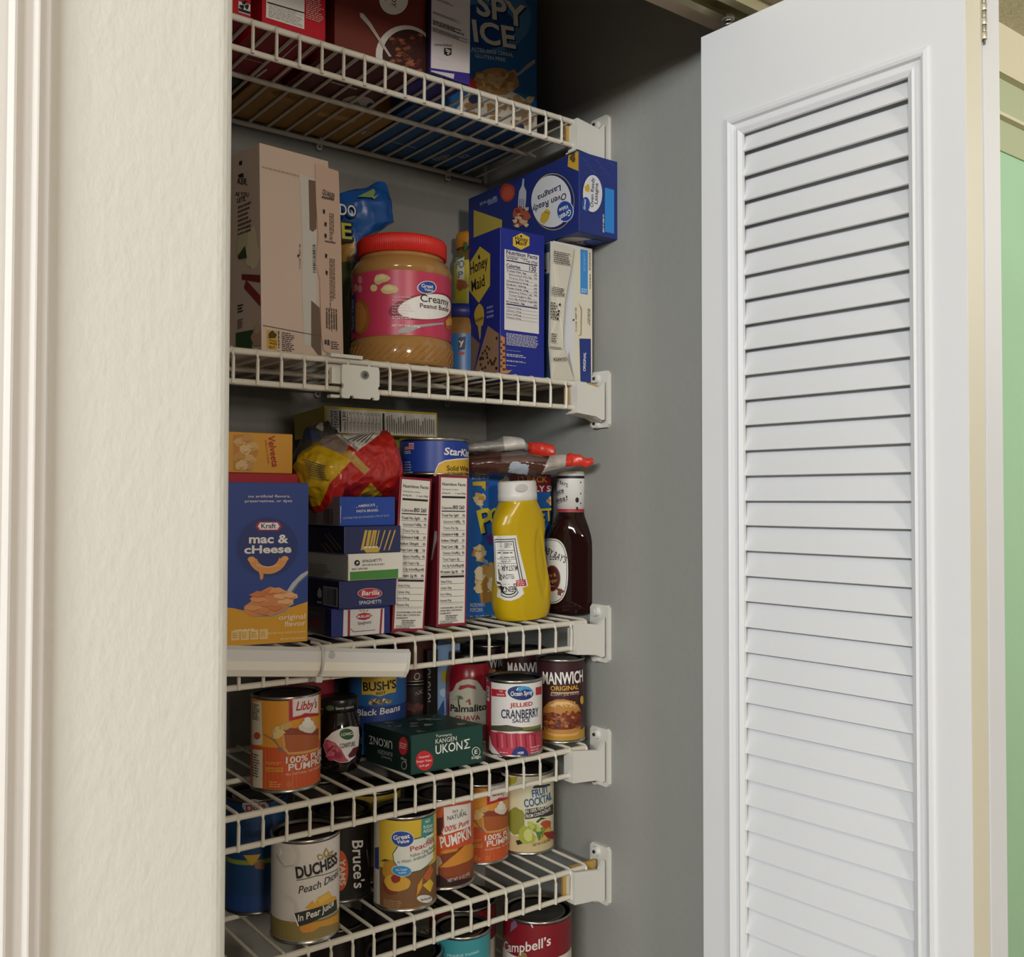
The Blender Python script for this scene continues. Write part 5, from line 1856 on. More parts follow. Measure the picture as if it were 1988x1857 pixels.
def fourth_shelf():
    k4 = 3
    dk = DECK[3]
    q = Can('pumpkin_can', 'orange pumpkin can with a pie slice, at the front left of the fourth shelf', 'can', -13.22, 2.47, k4, 1.46, 3.98, '#dc9433', 'orange pumpkin cans')
    pumpkin_art(q.art)
    q.done()
    # second pumpkin can of the same kind, on the shelf below
    x, y = -1.93, 4.01
    rot = facing(x, y) - facing(-13.22, 2.47) + .16
    copy_thing(q.root, frame(x, y, DECK[4], math.degrees(rot)), 'orange pumpkin can with a pie slice, on the fifth shelf beside the fruit cocktail')
    # jam jar
    q2 = (-10.3, 3.2)
    M = frame(*q2, dk)
    root = empty('jam_jar', M, 'round dark jam jar with a black lid and an oval fruit label', 'jar')
    gl = mat('#120d0e', .08, 0, 'plastic')
    b = MB()
    pr = [(.6, .04), (.72, 0), (.86, .1), (.97, .45), (1.03, .9), (1.03, 1.5), (.98, 2.0), (.86, 2.4), (.76, 2.62), (.74, 2.75)]
    b.lathe(pr, gl, 56)
    b.build('jar_body', root)
    b = MB()
    b.lathe([(.78, 2.7), (.84, 2.73), (.84, 3.2), (.8, 3.28), (.02, 3.28)], mat('#1a191a', .3, 0, 'plastic'), 56)
    a = Art(M, 'cyl', rad=.84, ang=facing(*q2)); a.z = B3
    a.t('Samo natury', 1036, 768, 1205, 745, 26, '#c9c6c0', .02)
    a.ell(980, 752, 42, 26, '#4a6a44', 1)
    a.t('ze', 885, 770, 920, 768, 22, '#c9c6c0', .02)
    a.done(b)
    b.build('lid', root)
    b = MB()
    a = Art(M, 'cyl', rad=1.03, ang=facing(*q2)); a.z = B3
    ov = [(1250, 930), (1258, 1010), (1250, 1110), (1220, 1210), (1160, 1262), (1080, 1272), (1000, 1240), (940, 1180), (917, 1110), (935, 1050), (1000, 985), (1080, 945), (1170, 925)]
    a.poly(ov, '#e2dedb', 1)
    a.poly([(960, 1050), (1030, 1080), (1090, 1150), (1130, 1225), (1160, 1255), (1080, 1268), (1000, 1236), (942, 1176), (922, 1112), (938, 1055)], '#b04a5c', 2)
    for k in range(14):
        rn = random.Random(k)
        a.blob(960 + rn.random() * 120, 1080 + rn.random() * 150, 34, 26, ('#8e2238', '#c06a78', '#a8384e')[k % 3], 2.5 + k * .05, k, .2)
    a.poly([(1150, 1200), (1200, 1130), (1250, 1110), (1218, 1205), (1165, 1225)], '#5a1a26', 3)
    a.ell(1142, 1000, 62, 52, '#2d5a34', 3)
    a.t('LOWICZ', 1088, 1015, 1205, 1000, 28, W2, .03, l=5)
    a.t('CONFITURE', 1075, 1132, 1214, 1108, 44, BLK, .02, l=5)
    a.done(b, .12)
    b.build('paper_label', root)
    # dark green supplement carton
    yaw = -1.5
    c = Carton('supplement_box', 'dark green carton with a red round sticker lying at the front of the fourth shelf', 'box', (-8.25, .35, dk), yaw, 3.82, 3.3, 1.74, '#0d3a30', skew=-.16)
    f, l = c.front, c.left
    f.z = B4
    f.full('#0f4035', .5)
    f.t('Turmeric', 220, 1226, 376, 1208, 26, W1, .01)
    f.t('KANGEN', 220, 1286, 420, 1254, 44, W1, .01)
    f.t('UKON', 220, 1386, 475, 1338, 84, W2, .02)
    f.t('\u03a3', 492, 1336, 548, 1322, 82, W2, .02)
    f.ell(116, 1446, 82, 94, '#c9242e', 2)
    for i, s in enumerate(('Patented', 'Kangen Water', 'Soft gel')):
        y = (1418, 1458, 1500)[i]
        wd = (95, 145, 90)[i]
        f.t(s, 112 - wd / 2, y + 8, 112 + wd / 2, y - 8, 22, '#f0d8d4', .02)
    f.ell(606, 1362, 40, 46, W1, 2)
    f.ell(606, 1362, 34, 40, '#0f4035', 3)
    f.t('E', 590, 1382, 618, 1378, 40, W2, .02)
    f.t('Enagic', 562, 1432, 652, 1418, 24, W1, .03)
    l.z = B3
    l.full('#0a211c', .5)
    l.t('UKON\u03a3', 1575, 1068, 1355, 1012, 68, '#b9bcb8', .02)
    l.t('KANGEN', 1575, 1175, 1438, 1142, 38, '#8f9692', .01)
    l.t('Turmeric', 1575, 1228, 1470, 1200, 24, '#8f9692', .01)
    l.ell(1677, 1112, 44, 86, '#a8242e', 2)
    l.bars(1645, 1070, 1710, 1150, 3, '#dba8a4')
    l.ell(1686, 1295, 26, 40, '#9aa09c', 2)
    l.ell(1686, 1295, 20, 32, '#0a211c', 3)
    l.t('Enagic', 1712, 1240, 1655, 1215, 22, '#9aa09c', .03)
    l.poly([(1746, 1012), (1760, 1010), (1762, 1395), (1750, 1392)], '#b9bcb8', 2)
    t = c.top
    for k in range(26):
        rn = random.Random(k)
        u, v = .1 + rn.random() * 3.1, .2 + rn.random() * 2.7
        t.raw([(u - .5 * v / 3.2 + q * .3 * math.cos(s), v + q * .25 * math.sin(s)) for q, s in ((1, 0), (.7, .9), (1, 1.8), (.6, 2.8), (1, 3.9), (.8, 5.2))], ('#6a7570', '#1c2a26', '#8d9490', '#12302a')[k % 4], .8 + k * .03)
    c.done()
    # blue black-bean can
    x = at(733, 1340, 4.9).x
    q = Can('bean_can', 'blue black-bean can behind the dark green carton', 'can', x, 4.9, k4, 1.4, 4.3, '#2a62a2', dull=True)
    a = q.art; a.z = B3
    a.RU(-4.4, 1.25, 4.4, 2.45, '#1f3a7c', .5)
    a.poly([(1282, 440), (1610, 425), (1605, 600), (1540, 612), (1450, 642), (1380, 625), (1282, 625)], '#c9a93a', 1)
    a.t("BUSH'S", 1298, 588, 1606, 558, 84, BLK, .05)
    a.t('BEST', 1420, 628, 1512, 616, 28, BLK, .03)
    for i in range(12):
        rn = random.Random(i)
        a.blob(1370 + i * 16, 690 + rn.uniform(-18, 18), 24, 18, ('#c9b48a', '#8f6a3c', '#5a3420', '#dcc79a', '#3c5a34')[i % 5], 2 + i * .05, i)
    a.t('Black Beans', 1242, 822, 1640, 770, 62, W1, .03, .18)
    q.done()
    # dark cans stacked behind it
    x = at(800, 1360, 6.7).x
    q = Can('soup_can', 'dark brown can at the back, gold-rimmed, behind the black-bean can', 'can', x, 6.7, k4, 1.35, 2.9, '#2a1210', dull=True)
    a = q.art; a.z = B3
    a.t('nX', 1795, 630, 1862, 612, 40, '#8f8a86', .02)
    for i in range(8):
        a.blob(1720 + i * 18, 720 + (i * 37) % 60, 26, 22, ('#4a2420', '#5a2c22')[i % 2], 1 + i * .05, i)
    q.done()
    q = Can('soup_can', 'reddish brown can standing on the gold-rimmed dark can at the back', 'can', x, 6.7, k4, 1.35, 2.9, '#45160f', dz=2.92, dull=True)
    a = q.art; a.z = B3
    a.t('O', 1775, 490, 1835, 480, 70, '#b5aeaa', .03, .15)
    q.done()
    q = Can('bean_can', 'yellow-labelled bean can high at the back, seen between the rails of the third shelf', 'can', at(846, 1265, 9.2).x, 9.2, k4, 1.2, 2.6, '#8a742c', dz=3.3, dull=True)
    a = q.art; a.z = B4
    a.t("BUSH'S", 40, 512, 350, 455, 90, BLK, .05)
    a.poly([(40, 330), (150, 315), (100, 350), (40, 362)], '#b5561e', 2)
    q.done()
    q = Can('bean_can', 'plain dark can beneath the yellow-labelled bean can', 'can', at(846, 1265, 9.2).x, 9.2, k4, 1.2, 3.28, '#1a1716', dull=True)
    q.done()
    # black can with small icons
    x = at(828, 1350, 5.2).x
    c = Carton('supplement_box', 'tall narrow black carton with small white icons beside the guava can', 'box', (x - .1, 4.95, dk), 0, .62, 2.2, 4.6, '#120f10')
    f = c.front; f.z = B4
    for y in (605, 725, 835):
        f.ell(152, y, 22, 30, '#a8a5a2', 2)
        f.ell(152, y, 14, 20, '#120f10', 3)
        f.bars(135, y + 40, 175, y + 60, 1, '#a8a5a2')
    c.done()
    x = at(848, 1350, 5.2).x
    c = Carton('drink_box', 'pale blue carton with a yellow patch left of the guava can', 'box', (x, 5.15, dk), 0, 1.4, 2.2, 4.75, '#86a9d2')
    f = c.front; f.z = B4
    f.poly([(285, 600), (340, 590), (335, 690), (280, 700)], '#b3a636', 1)
    f.poly([(240, 980), (300, 870), (310, 1000), (250, 1040)], '#2c4a80', 1)
    f.blob(290, 800, 26, 40, '#b9cfe6', 1, 2)
    c.done()
    # guava can
    x = at(910, 1360, 4.6).x
    M = frame(x, 4.6, dk)
    root = empty('guava_jar', M, 'red jar with a black lid and palm tree label behind the cranberry can', 'jar')
    b = MB()
    rdm = mat('#8f1a28', .25, 0, 'plastic')
    b.lathe([(1.0, .05), (1.1, 0), (1.16, .1), (1.17, 3.2), (1.1, 3.6), (.98, 3.85), (.95, 3.9)], rdm, 56)
    b.build('jar_body', root)
    b = MB(); b.lathe([(.97, 3.86), (1.02, 3.9), (1.02, 4.35), (.96, 4.4), (.02, 4.4)], mat('#151414', .3, 0, 'plastic'), 48); b.build('lid', root)
    b = MB()
    a = Art(M, 'cyl', rad=1.175, ang=facing(x, 4.6)); a.z = B4
    a.poly([(355, 800), (390, 780), (420, 715), (480, 680), (545, 672), (610, 685), (650, 730), (675, 775), (700, 790), (700, 1100), (358, 1100)], '#b9b5a2', 1)
    a.poly([(438, 770), (455, 735), (530, 722), (600, 738), (606, 770), (530, 752), (455, 776)], '#9a2a34', 2)
    for s in range(7):
        an = R_(20 + s * 25)
        a.poly([(440, 868), (440 + 52 * math.cos(an) - 6, 868 - 46 * math.sin(an)), (440 + 52 * math.cos(an) + 8, 874 - 40 * math.sin(an))], '#2c5a34', 3)
    a.poly([(434, 868), (446, 868), (452, 935), (440, 935)], '#4a3420', 3)
    a.poly([(500, 890), (550, 855), (560, 915), (540, 920), (535, 890)], '#8a4a2c', 3)
    a.t('Palmalito', 368, 975, 700, 958, 66, '#1c1a1c', .05, .08)
    a.t('GUAVA', 410, 1062, 645, 1055, 46, '#8a2430', .05)
    a.done(b)
    b.build('paper_label', root)
    # cranberry can
    q = Can('cranberry_can', 'white and red cranberry sauce can at the front right of the fourth shelf', 'can', -1.98, 1.05, k4, 1.36, 3.62, '#e2dfdb')
    a = q.art; a.z = B4
    a.poly([(708, 690), (752, 692), (752, 1190), (705, 1190)], '#a81c2c', 1)
    a.R(712, 735, 735, 885, '#d9d5d1', 2)
    a.bars(715, 745, 732, 875, 1, BLK, vert=True)
    a.poly([(755, 762), (895, 775), (885, 800), (895, 842), (755, 832)], '#b8202c', 1)
    a.t('THE', 828, 795, 862, 796, 14, W1, .02)
    a.t('ORIGINAL', 806, 825, 880, 828, 16, W1, .02)
    a.poly([(1172, 752), (1228, 738), (1228, 815), (1172, 825)], '#b8202c', 1)
    a.ell(1036, 805, 120, 72, '#dfe4ea', 1.5)
    a.ell(1036, 806, 114, 67, '#1b2f6e', 2)
    a.poly([(990, 770), (1010, 748), (1060, 738), (1110, 748), (1140, 775), (1150, 800), (1110, 775), (1070, 768), (1040, 780), (1030, 792)], '#3f9bd0', 3)
    a.poly([(985, 775), (1010, 745), (1000, 780), (1030, 795)], '#dfe8ee', 3)
    a.t('Ocean Spray', 935, 832, 1140, 815, 44, W2, .03, .05)
    a.t('JELLIED', 930, 938, 1140, 922, 40, '#b3202e', .04)
    a.t('CRANBERRY', 848, 1040, 1194, 1020, 86, '#20264a', .03)
    a.t('SAUCE', 952, 1086, 1116, 1076, 36, '#20264a', .03)
    a.poly([(752, 1112), (900, 1108), (1040, 1130), (1222, 1098), (1220, 1170), (1040, 1165), (752, 1155)], '#4a4a34', 1)
    a.poly([(1040, 1130), (1222, 1098), (1220, 1120), (1060, 1160)], '#7a7436', 1.5)
    a.RU(-4.3, .17, 4.3, 1.12, '#a83244', .6)
    a.poly([(752, 1180), (830, 1170), (930, 1190), (1000, 1185), (1100, 1215), (1180, 1200), (1218, 1230), (1214, 1330), (1040, 1400), (860, 1400), (780, 1330)], '#b83a4c', 2)
    for s in range(9):
        a.poly([(800 + s * 44, 1190 + (s * 31) % 20), (815 + s * 44, 1190), (825 + s * 44, 1320), (808 + s * 44, 1330)], ('#8e2236', '#cf6a76')[s % 2], 2.5)
    a.poly([(740, 1200), (760, 1290), (830, 1380), (860, 1410), (780, 1400), (735, 1330)], '#d9d0cc', 3)
    a.ell(1026, 1400, 74, 88, '#22306e', 4, 30, 0, 180)
    a.t('1930', 1002, 1385, 1056, 1380, 24, W2, .04, l=6)
    a.bars(835, 1355, 925, 1380, 1, '#e0b8bc', l=5)
    a.bars(1120, 1310, 1210, 1360, 3, '#d9a0a8', l=5)
    q.done()
    # sandwich sauce cans
    q = Can('sauce_can', 'brown sandwich-sauce can with a burger picture, at the right wall on the fourth shelf', 'can', 1.38, 1.56, k4, 1.24, 4.2, '#3c1d20', 'brown sandwich-sauce cans')
    a = q.art; a.z = B4
    a.RU(-3.9, .17, 3.9, .62, '#b98a2c', .5)
    a.t('MANWICH', 1244, 712, 1616, 692, 116, W2, .05)
    a.t('ORIGINAL', 1316, 780, 1576, 764, 44, '#d9a63a', .04)
    a.R(1318, 793, 1580, 797, '#c9a68a', 2)
    a.t('SLOPPY JOE SAUCE', 1314, 830, 1580, 812, 22, '#c9b0a0', .02)
    bun = [(1240, 1010), (1250, 940), (1300, 890), (1370, 866), (1440, 864), (1520, 880), (1575, 920), (1600, 980), (1604, 1010)]
    a.poly(bun + [(1604, 1080), (1590, 1170), (1500, 1200), (1350, 1200), (1255, 1170), (1240, 1090)], '#b9803c', 1)
    a.poly([(1290, 930), (1380, 885), (1480, 885), (1560, 930), (1480, 915), (1380, 915)], '#dcb478', 2)
    for s in range(20):
        rn = random.Random(s)
        a.ell(1300 + rn.random() * 250, 890 + rn.random() * 50, 6, 5, '#ead3a0', 3, 8)
    a.poly([(1238, 1000), (1604, 985), (1608, 1110), (1500, 1150), (1340, 1150), (1240, 1110)], '#6a2c18', 2)
    for s in range(90):
        rn = random.Random(s + 3)
        a.blob(1255 + rn.random() * 335, 985 + rn.random() * 150, 18, 15, ('#8f4a26', '#5a2212', '#b5703c', '#7a3418')[s % 4], 3 + (s % 5) * .2, s, .35, 9)
    a.poly([(1245, 1165), (1350, 1190), (1500, 1190), (1590, 1160), (1560, 1205), (1350, 1215)], '#d0a05a', 3)
    a.bars(1235, 1225, 1530, 1240, 1, '#6a4a14')
    a.ell(1606, 870, 14, 40, '#c9a030', 2)
    q.done()
    for (px, yy, lab) in ((1018, 4.9, 'brown sandwich-sauce can behind the front one, over the cranberry can lid'), (946, 7.6, 'brown sandwich-sauce can at the back, left end of its row')):
        x = at(px, 1330, yy).x
        copy_thing(q.root, frame(x, yy, dk, math.degrees(facing(x, yy) - facing(1.38, 1.56))), lab)
    # dark red can behind the pumpkin can
    q = Can('soup_can', 'dark red can behind the front pumpkin can, under the light bar', 'can', at(590, 1380, 5.6).x, 5.6, k4, 1.4, 4.5, '#8e1c28', dull=True)
    q.art.z = B3
    q.done()
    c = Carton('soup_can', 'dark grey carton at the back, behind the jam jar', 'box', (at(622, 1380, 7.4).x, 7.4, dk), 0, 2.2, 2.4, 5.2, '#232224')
    c.done().name = 'supplement_box'


# ------------------------------------------------------------------ fifth shelf and the cans under it
def fifth_shelf():
    k5 = 4
    # peach dices
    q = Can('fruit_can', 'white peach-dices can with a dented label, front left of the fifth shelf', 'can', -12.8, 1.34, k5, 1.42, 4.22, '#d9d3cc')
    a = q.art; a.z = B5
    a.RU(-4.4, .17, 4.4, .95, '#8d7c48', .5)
    for r in (120, 135, 150):
        a.poly([(560 + r * math.cos(R_(s)), 800 - r * math.sin(R_(s))) for s in range(-60, 70, 10)] + [(560 + (r - 4) * math.cos(R_(s)), 800 - (r - 4) * math.sin(R_(s))) for s in range(60, -70, -10)], '#b9b0a8', 1)
        a.poly([(540 + r * math.cos(R_(s)), 1320 - r * math.sin(R_(s))) for s in range(-60, 90, 10)] + [(540 + (r - 4) * math.cos(R_(s)), 1320 - (r - 4) * math.sin(R_(s))) for s in range(80, -70, -10)], '#b9b0a8', 1)
    a.poly([(515, 715), (548, 770), (510, 800)], '#f0ece6', 2)
    a.poly([(480, 800), (490, 780), (560, 900), (650, 880), (640, 895), (560, 912)], '#b5aca4', 2)
    for dx, dy in ((0, 0),):
        a.poly([(868, 798), (895, 780), (925, 790), (932, 826), (890, 842)], '#9a8444', 2)
        a.poly([(884, 800), (900, 792), (914, 800), (918, 820), (892, 828)], '#d9d3cc', 3)
        a.poly([(930, 775), (958, 715), (985, 765), (970, 815), (945, 818)], '#9a8444', 2)
        a.poly([(944, 775), (958, 742), (972, 768), (962, 800)], '#d9d3cc', 3)
        a.poly([(978, 775), (1002, 760), (1026, 740), (1016, 795), (978, 808)], '#9a8444', 2)
        a.poly([(990, 780), (1004, 772), (1012, 768), (1006, 788)], '#d9d3cc', 3)
    a.tw('DUCHESS', 682, 1020, 112, 1.95, '#b5aca4', .06, rot=.13, l=3)
    a.tw('DUCHESS', 676, 1012, 112, 1.95, '#1a191b', .06, rot=.13, l=5)
    a.poly([(672, 1030), (860, 988), (1075, 915), (1075, 922), (860, 996), (672, 1038)], '#5a5450', 2)
    a.tw('Peach Dices', 695, 1162, 74, 1.95, '#2a2526', .01, .3, rot=.16)
    a.poly([(755, 1300), (830, 1225), (850, 1262), (880, 1200), (985, 1138), (1015, 1190), (1055, 1185), (1060, 1250), (860, 1320)], '#d9a43a', 1.5)
    a.poly([(870, 1215), (985, 1145), (1000, 1195), (900, 1260)], '#e0b450', 2)
    a.poly([(705, 1480), (830, 1440), (1070, 1350), (1072, 1430), (900, 1480), (830, 1530), (740, 1540), (705, 1515)], '#cf9434', 2)
    a.poly([(720, 1500), (820, 1470), (830, 1520), (740, 1530)], '#d98a3c', 2.5)
    a.poly([(655, 1350), (780, 1320), (900, 1285), (1055, 1215), (1062, 1315), (900, 1400), (700, 1475)], '#2b2d26', 3)
    a.poly([(640, 1350), (655, 1350), (700, 1475), (688, 1478)], W1, 3)
    a.tw('In Pear Juice', 690, 1428, 66, 1.62, W1, .04, .2, rot=.2, l=5)
    q.done()
    # yams
    q = Can('yam_can', 'black yam can with upright white script, behind the white peach can', 'can', -9.75, 4.0, k5, 1.34, 3.9, '#191717', dull=True)
    a = q.art; a.z = B5
    a.ell(1095, 940, 78, 195, '#c9542a', 1)
    a.t('YAMS', 1090, 830, 1095, 1085, 55, '#d9c8bc', .05, l=3)
    a.t("Bruce's", 1210, 650, 1228, 1112, 100, '#d9d5d0', .03, .25, l=4)
    a.poly([(1345, 740), (1352, 735), (1380, 900), (1375, 980)], '#6a6663', 2)
    q.done()
    # sliced peaches
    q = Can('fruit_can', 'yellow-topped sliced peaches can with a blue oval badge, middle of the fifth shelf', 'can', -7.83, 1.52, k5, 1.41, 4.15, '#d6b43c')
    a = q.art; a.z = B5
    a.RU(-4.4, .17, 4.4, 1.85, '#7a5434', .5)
    a.poly([(1425, 450), (1470, 452), (1480, 1270), (1420, 1230)], '#cdc9c0', 1)
    a.poly([(1430, 720), (1470, 712), (1472, 930), (1432, 915)], '#24387e', 2)
    a.poly([(1600, 780), (1650, 700), (1760, 640), (1990, 560), (1990, 830), (1930, 900), (1880, 940), (1760, 965), (1660, 930), (1610, 850)], '#3c5a30', 1.5)
    a.poly([(1608, 782), (1656, 708), (1765, 650), (1990, 572), (1990, 822), (1925, 892), (1870, 932), (1760, 956), (1668, 922), (1618, 848)], '#dcdcd2', 2)
    a.ell(1696, 636, 112, 80, '#d5d8dc', 3)
    a.ell(1696, 636, 106, 74, '#25489a', 3.5)
    a.t('Great', 1612, 642, 1768, 622, 44, W2, .04, l=5)
    a.t('Value', 1645, 678, 1762, 664, 34, W2, .04, l=5)
    a.z = B6
    a.poly([(90, 535), (200, 498), (200, 655), (150, 680), (122, 720), (86, 705)], '#3c8a80', 4)
    for i, s in enumerate(('NO', 'SUGAR', 'ADDED')):
        wd = (45, 88, 92)[i]
        y = (572, 620, 660)[i]
        a.t(s, 145 - wd / 2, y + 8, 145 + wd / 2, y - 10, 28, '#dbe6e2', .03, l=6)
    a.z = B5
    a.tw('Sliced', 1925, 672, 40, .5, '#4a5a44', .0, .2, rot=.12)
    a.tw('Peaches', 1772, 758, 52, 1.35, '#b5302e', .02, rot=.12)
    a.tw('Yellow Cling Peaches', 1765, 815, 34, 1.5, '#4a5a44', 0, .2, rot=.12)
    a.tw('in Water, Artificially Sweetened', 1650, 872, 34, 2.1, '#4a5a44', 0, .2, rot=.12)
    a.blob(1570, 930, 75, 95, '#b8862e', 3, 2, .1)
    a.blob(1590, 1100, 95, 75, '#7a3a24', 3, 2, .08)
    a.blob(1640, 1060, 132, 80, '#d0a03c', 4, 3, .06)
    a.blob(1632, 1018, 46, 40, '#8e2c20', 5, 3, .1)
    a.poly([(1490, 850), (1530, 825), (1580, 845), (1530, 850)], '#3a4a2a', 5)
    for p, col in (([(1890, 1000), (1960, 880), (1990, 930), (1940, 1060)], '#b5602c'), ([(1830, 1190), (1840, 1080), (1890, 1000), (1880, 1100)], '#d0922e'), ([(1885, 1080), (1960, 1020), (1990, 1060), (1960, 1150)], '#d9b23a')):
        a.poly(p, col, 4)
    a.ell(1688, 942, 96, 54, '#d9e0e4', 5)
    a.ell(1688, 942, 90, 49, '#3a8ac4', 6)
    a.t('No Sugar', 1635, 940, 1745, 930, 18, '#dbe6ee', .02, l=7)
    a.t('Added', 1660, 968, 1730, 962, 18, '#dbe6ee', .02, l=7)
    a.ell(1915, 1212, 62, 38, '#d5d2cc', 5)
    a.t('Splenda', 1865, 1230, 1965, 1205, 20, '#3a3430', .02, .15, l=7)
    a.bars(1520, 1205, 1690, 1300, 4, '#a8845c', l=4)
    q.done()
    # pumpkin with slice of pie
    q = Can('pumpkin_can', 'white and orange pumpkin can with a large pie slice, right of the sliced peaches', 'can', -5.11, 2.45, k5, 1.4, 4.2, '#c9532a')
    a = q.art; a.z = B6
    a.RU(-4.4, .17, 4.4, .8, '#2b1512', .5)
    a.poly([(232, 440), (295, 430), (300, 680), (240, 700)], '#4a2420', 1)
    a.poly([(240, 430), (300, 425), (290, 520), (236, 530)], '#c9602c', 2)
    a.poly([(300, 425), (430, 405), (560, 380), (560, 600), (430, 650), (300, 690), (280, 660), (310, 620)], '#ddd7d0', 2)
    a.tw('SO', 385, 480, 28, .28, '#4a443c', .02)
    a.tw('NATURAL', 340, 550, 44, 1.02, '#3a362e', .01, rot=.1)
    a.poly([(450, 485), (470, 440), (490, 450), (470, 480)], '#a8b08a', 3)
    a.tw('100% Pure', 286, 665, 52, 1.42, '#b5402a', .03, .25, rot=.15)
    a.tw('PUMPKIN', 276, 812, 108, 1.72, W1, .05, rot=.16)
    a.poly([(250, 900), (330, 850), (480, 800), (590, 760), (596, 1080), (500, 1110), (330, 1120), (250, 1060)], '#7a3a1e', 1)
    a.poly([(255, 1000), (380, 900), (500, 790), (560, 770), (590, 800), (585, 890), (480, 960), (330, 1000)], '#d0882e', 2)
    a.poly([(255, 1002), (330, 1000), (480, 962), (585, 892), (585, 1010), (480, 1065), (330, 1090), (262, 1070)], '#8e4420', 2.4)
    a.poly([(268, 850), (330, 830), (440, 815), (430, 840), (300, 870)], '#c9852c', 2)
    a.poly([(230, 880), (270, 900), (290, 960), (250, 1000), (250, 1080), (228, 1060)], '#b5a08a', 2)
    a.tw('NET WT 15 OZ (425g)', 342, 1140, 32, 1.25, '#c9c0b8', .03, rot=.08)
    q.done()
    # fruit cocktail
    q = Can('fruit_can', 'fruit cocktail can with a green pear, at the right end of the fifth shelf', 'can', .82, 3.64, k5, 1.42, 4.15, '#d9d3b4')
    a = q.art; a.z = B6
    a.blob(985, 560, 100, 130, '#8f9038', 1, 3, .15)
    a.RU(-4.4, .17, 4.4, .95, '#cdb88a', .5)
    a.poly([(930, 140), (1010, 135), (985, 200), (930, 215)], '#b8b23c', 1)
    a.tw('FRUIT', 1150, 330, 72, .98, '#2d5a94', .05, rot=.14)
    a.tw('COCKTAIL', 1075, 425, 78, 1.7, '#2d5a94', .05, rot=.12)
    a.poly([(1080, 445), (1200, 425), (1345, 390), (1350, 445), (1210, 480), (1085, 500)], '#3a342a', 2)
    a.poly([(1075, 495), (1200, 475), (1345, 440), (1350, 485), (1210, 520), (1080, 540)], '#3a342a', 2.4)
    a.tw('IN 100% PEAR JUICE', 1088, 482, 34, 1.45, W1, .03, rot=.13)
    a.tw('FROM CONCENTRATE', 1088, 528, 34, 1.5, W1, .03, rot=.13)
    for s in range(22):
        rn = random.Random(s)
        a.blob(1080 + rn.random() * 190, 570 + rn.random() * 90, 24, 22, ('#9fae4a', '#b9c060', '#7f9236')[s % 3], 3 + s * .04, s, .08)
    a.poly([(1020, 720), (1025, 640), (1070, 590), (1130, 640), (1180, 700), (1170, 760), (1090, 775), (1040, 765)], '#a8ad3c', 4)
    a.blob(1110, 690, 40, 60, '#c9cc78', 5, 3, .1)
    a.poly([(995, 742), (1030, 735), (1060, 770), (1010, 785)], '#222c1c', 5)
    a.poly([(1180, 660), (1250, 650), (1250, 700), (1210, 745)], '#5a7a3c', 4)
    a.blob(1285, 590, 40, 42, '#b5502e', 4, 3, .15)
    a.poly([(1185, 560), (1230, 520), (1280, 530), (1230, 545), (1195, 575)], '#2c4a24', 5)
    a.poly([(1225, 740), (1230, 690), (1300, 610), (1330, 620), (1300, 720), (1260, 750)], '#d0a850', 4)
    a.blob(1330, 690, 28, 38, '#8e2a24', 5, 3, .15)
    a.tw('NET WT 15 OZ (425g)', 1155, 798, 26, 1.1, '#5a5038', .02, rot=.1)
    a.poly([(1150, 245), (1170, 215), (1310, 200), (1320, 215)], '#2a2a30', 2)
    q.done()
    # pineapple behind left
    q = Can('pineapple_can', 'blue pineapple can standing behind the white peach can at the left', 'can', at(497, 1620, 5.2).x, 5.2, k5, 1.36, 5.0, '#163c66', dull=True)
    a = q.art; a.z = B5
    a.ell(280, 330, 130, 75, '#b9b3b0', 1)
    a.t('Dole', 192, 372, 372, 340, 66, '#8e1c2c', .05)
    a.t('PINEAPPLE', 120, 530, 445, 505, 62, '#0f2c52', .05)
    a.t('TIDBITS', 165, 615, 400, 600, 62, '#0f2c52', .05)
    a.RU(-4.2, 2.2, 4.2, 2.4, '#7c8a34', 1)
    a.poly([(160, 790), (330, 780), (300, 830), (240, 895), (200, 840)], '#b5902c', 2)
    a.blob(320, 890, 50, 40, '#8a5a3a', 2)
    a.RU(-4.2, .2, 4.2, .9, '#173c74', 1)
    q.done()
    # other cans at the back
    q = Can('fruit_can', 'yellow and white can with a blue oval badge, behind the sliced peaches', 'can', at(722, 1600, 5.4).x, 5.4, k5, 1.4, 4.2, '#a89038', dull=True)
    a = q.art; a.z = B5
    a.ell(1290, 340, 46, 60, '#25489a', 2)
    a.t('G', 1262, 362, 1310, 352, 46, W1, .04)
    a.poly([(1310, 420), (1420, 390), (1420, 900), (1330, 900)], '#a8a498', 1)
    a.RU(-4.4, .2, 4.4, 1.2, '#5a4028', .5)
    q.done()
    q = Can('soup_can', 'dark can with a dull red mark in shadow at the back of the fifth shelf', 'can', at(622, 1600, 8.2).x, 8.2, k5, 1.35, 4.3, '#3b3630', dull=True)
    a = q.art; a.z = B5
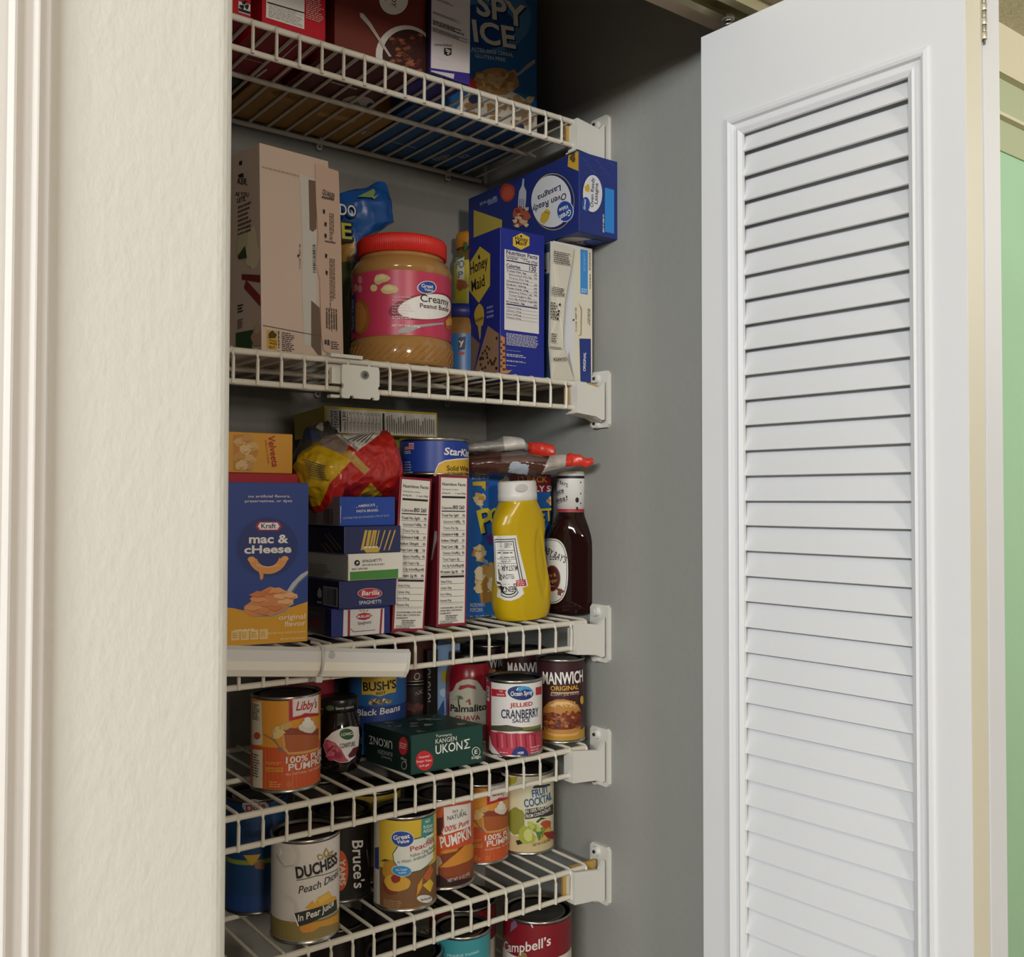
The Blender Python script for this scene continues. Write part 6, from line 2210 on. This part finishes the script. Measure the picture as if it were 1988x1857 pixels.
    a.poly([(830, 500), (880, 430), (985, 470), (960, 520)], '#6a1c22', 2)
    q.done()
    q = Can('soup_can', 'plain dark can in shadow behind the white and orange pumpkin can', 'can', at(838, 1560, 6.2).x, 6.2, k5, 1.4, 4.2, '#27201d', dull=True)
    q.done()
    # below: cans on the lowest shelf
    kb = 5
    rd = '#7e1620'
    q = Can('soup_can', 'red soup can in shrink wrap at the right, under the fifth shelf', 'can', .02, 1.75, kb, 1.72, 3.5, rd, 'red soup cans in shrink wrap')
    a = q.art
    a.RU(-5.4, .2, 5.4, 1.7, '#d9cfc4', .5)
    a.z = B6
    a.t('Campbell\u2019s', 885, 1790, 1325, 1735, 95, '#e0d6d2', .03, .28)
    a.ell(1055, 1850, 45, 40, '#8a7440', 2)
    a.poly([(1120, 1520), (1140, 1525), (1160, 1570), (1150, 1580)], '#d8c4cc', 3)
    a.poly([(950, 1530), (990, 1500), (1010, 1560), (940, 1620)], '#7a5a78', 3)
    q.done()
    x2 = at(975, 1800, 3.4).x
    r2 = copy_thing(q.root, frame(x2 - 1.3, 5.1, DECK[kb], -30), 'red soup can behind the teal can and the right-hand red can')
    r3 = copy_thing(q.root, frame(at(785, 1840, 1.9).x, 1.9, DECK[kb], 14), 'red soup can left of the teal can, mostly below the picture edge')
    q = Can('soup_can', 'teal can with a dark lid, under the fifth shelf before the red cans', 'can', -4.7, 1.5, kb, 1.34, 3.95, '#3a8f98')
    a = q.art; a.z = B6
    a.t('PRAIRIE FARMS', 340, 1850, 640, 1808, 24, '#a8d0d2', .02)
    q.done()
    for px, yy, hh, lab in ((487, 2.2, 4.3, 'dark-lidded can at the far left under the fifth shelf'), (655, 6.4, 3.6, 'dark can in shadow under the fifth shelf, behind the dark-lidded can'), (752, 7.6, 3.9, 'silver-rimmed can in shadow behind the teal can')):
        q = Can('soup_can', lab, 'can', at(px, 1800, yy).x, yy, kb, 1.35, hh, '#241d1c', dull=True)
        q.done()


room()
louver_door()
shelves()
top_shelf()
second_shelf()
third_shelf()
fourth_shelf()
fifth_shelf()
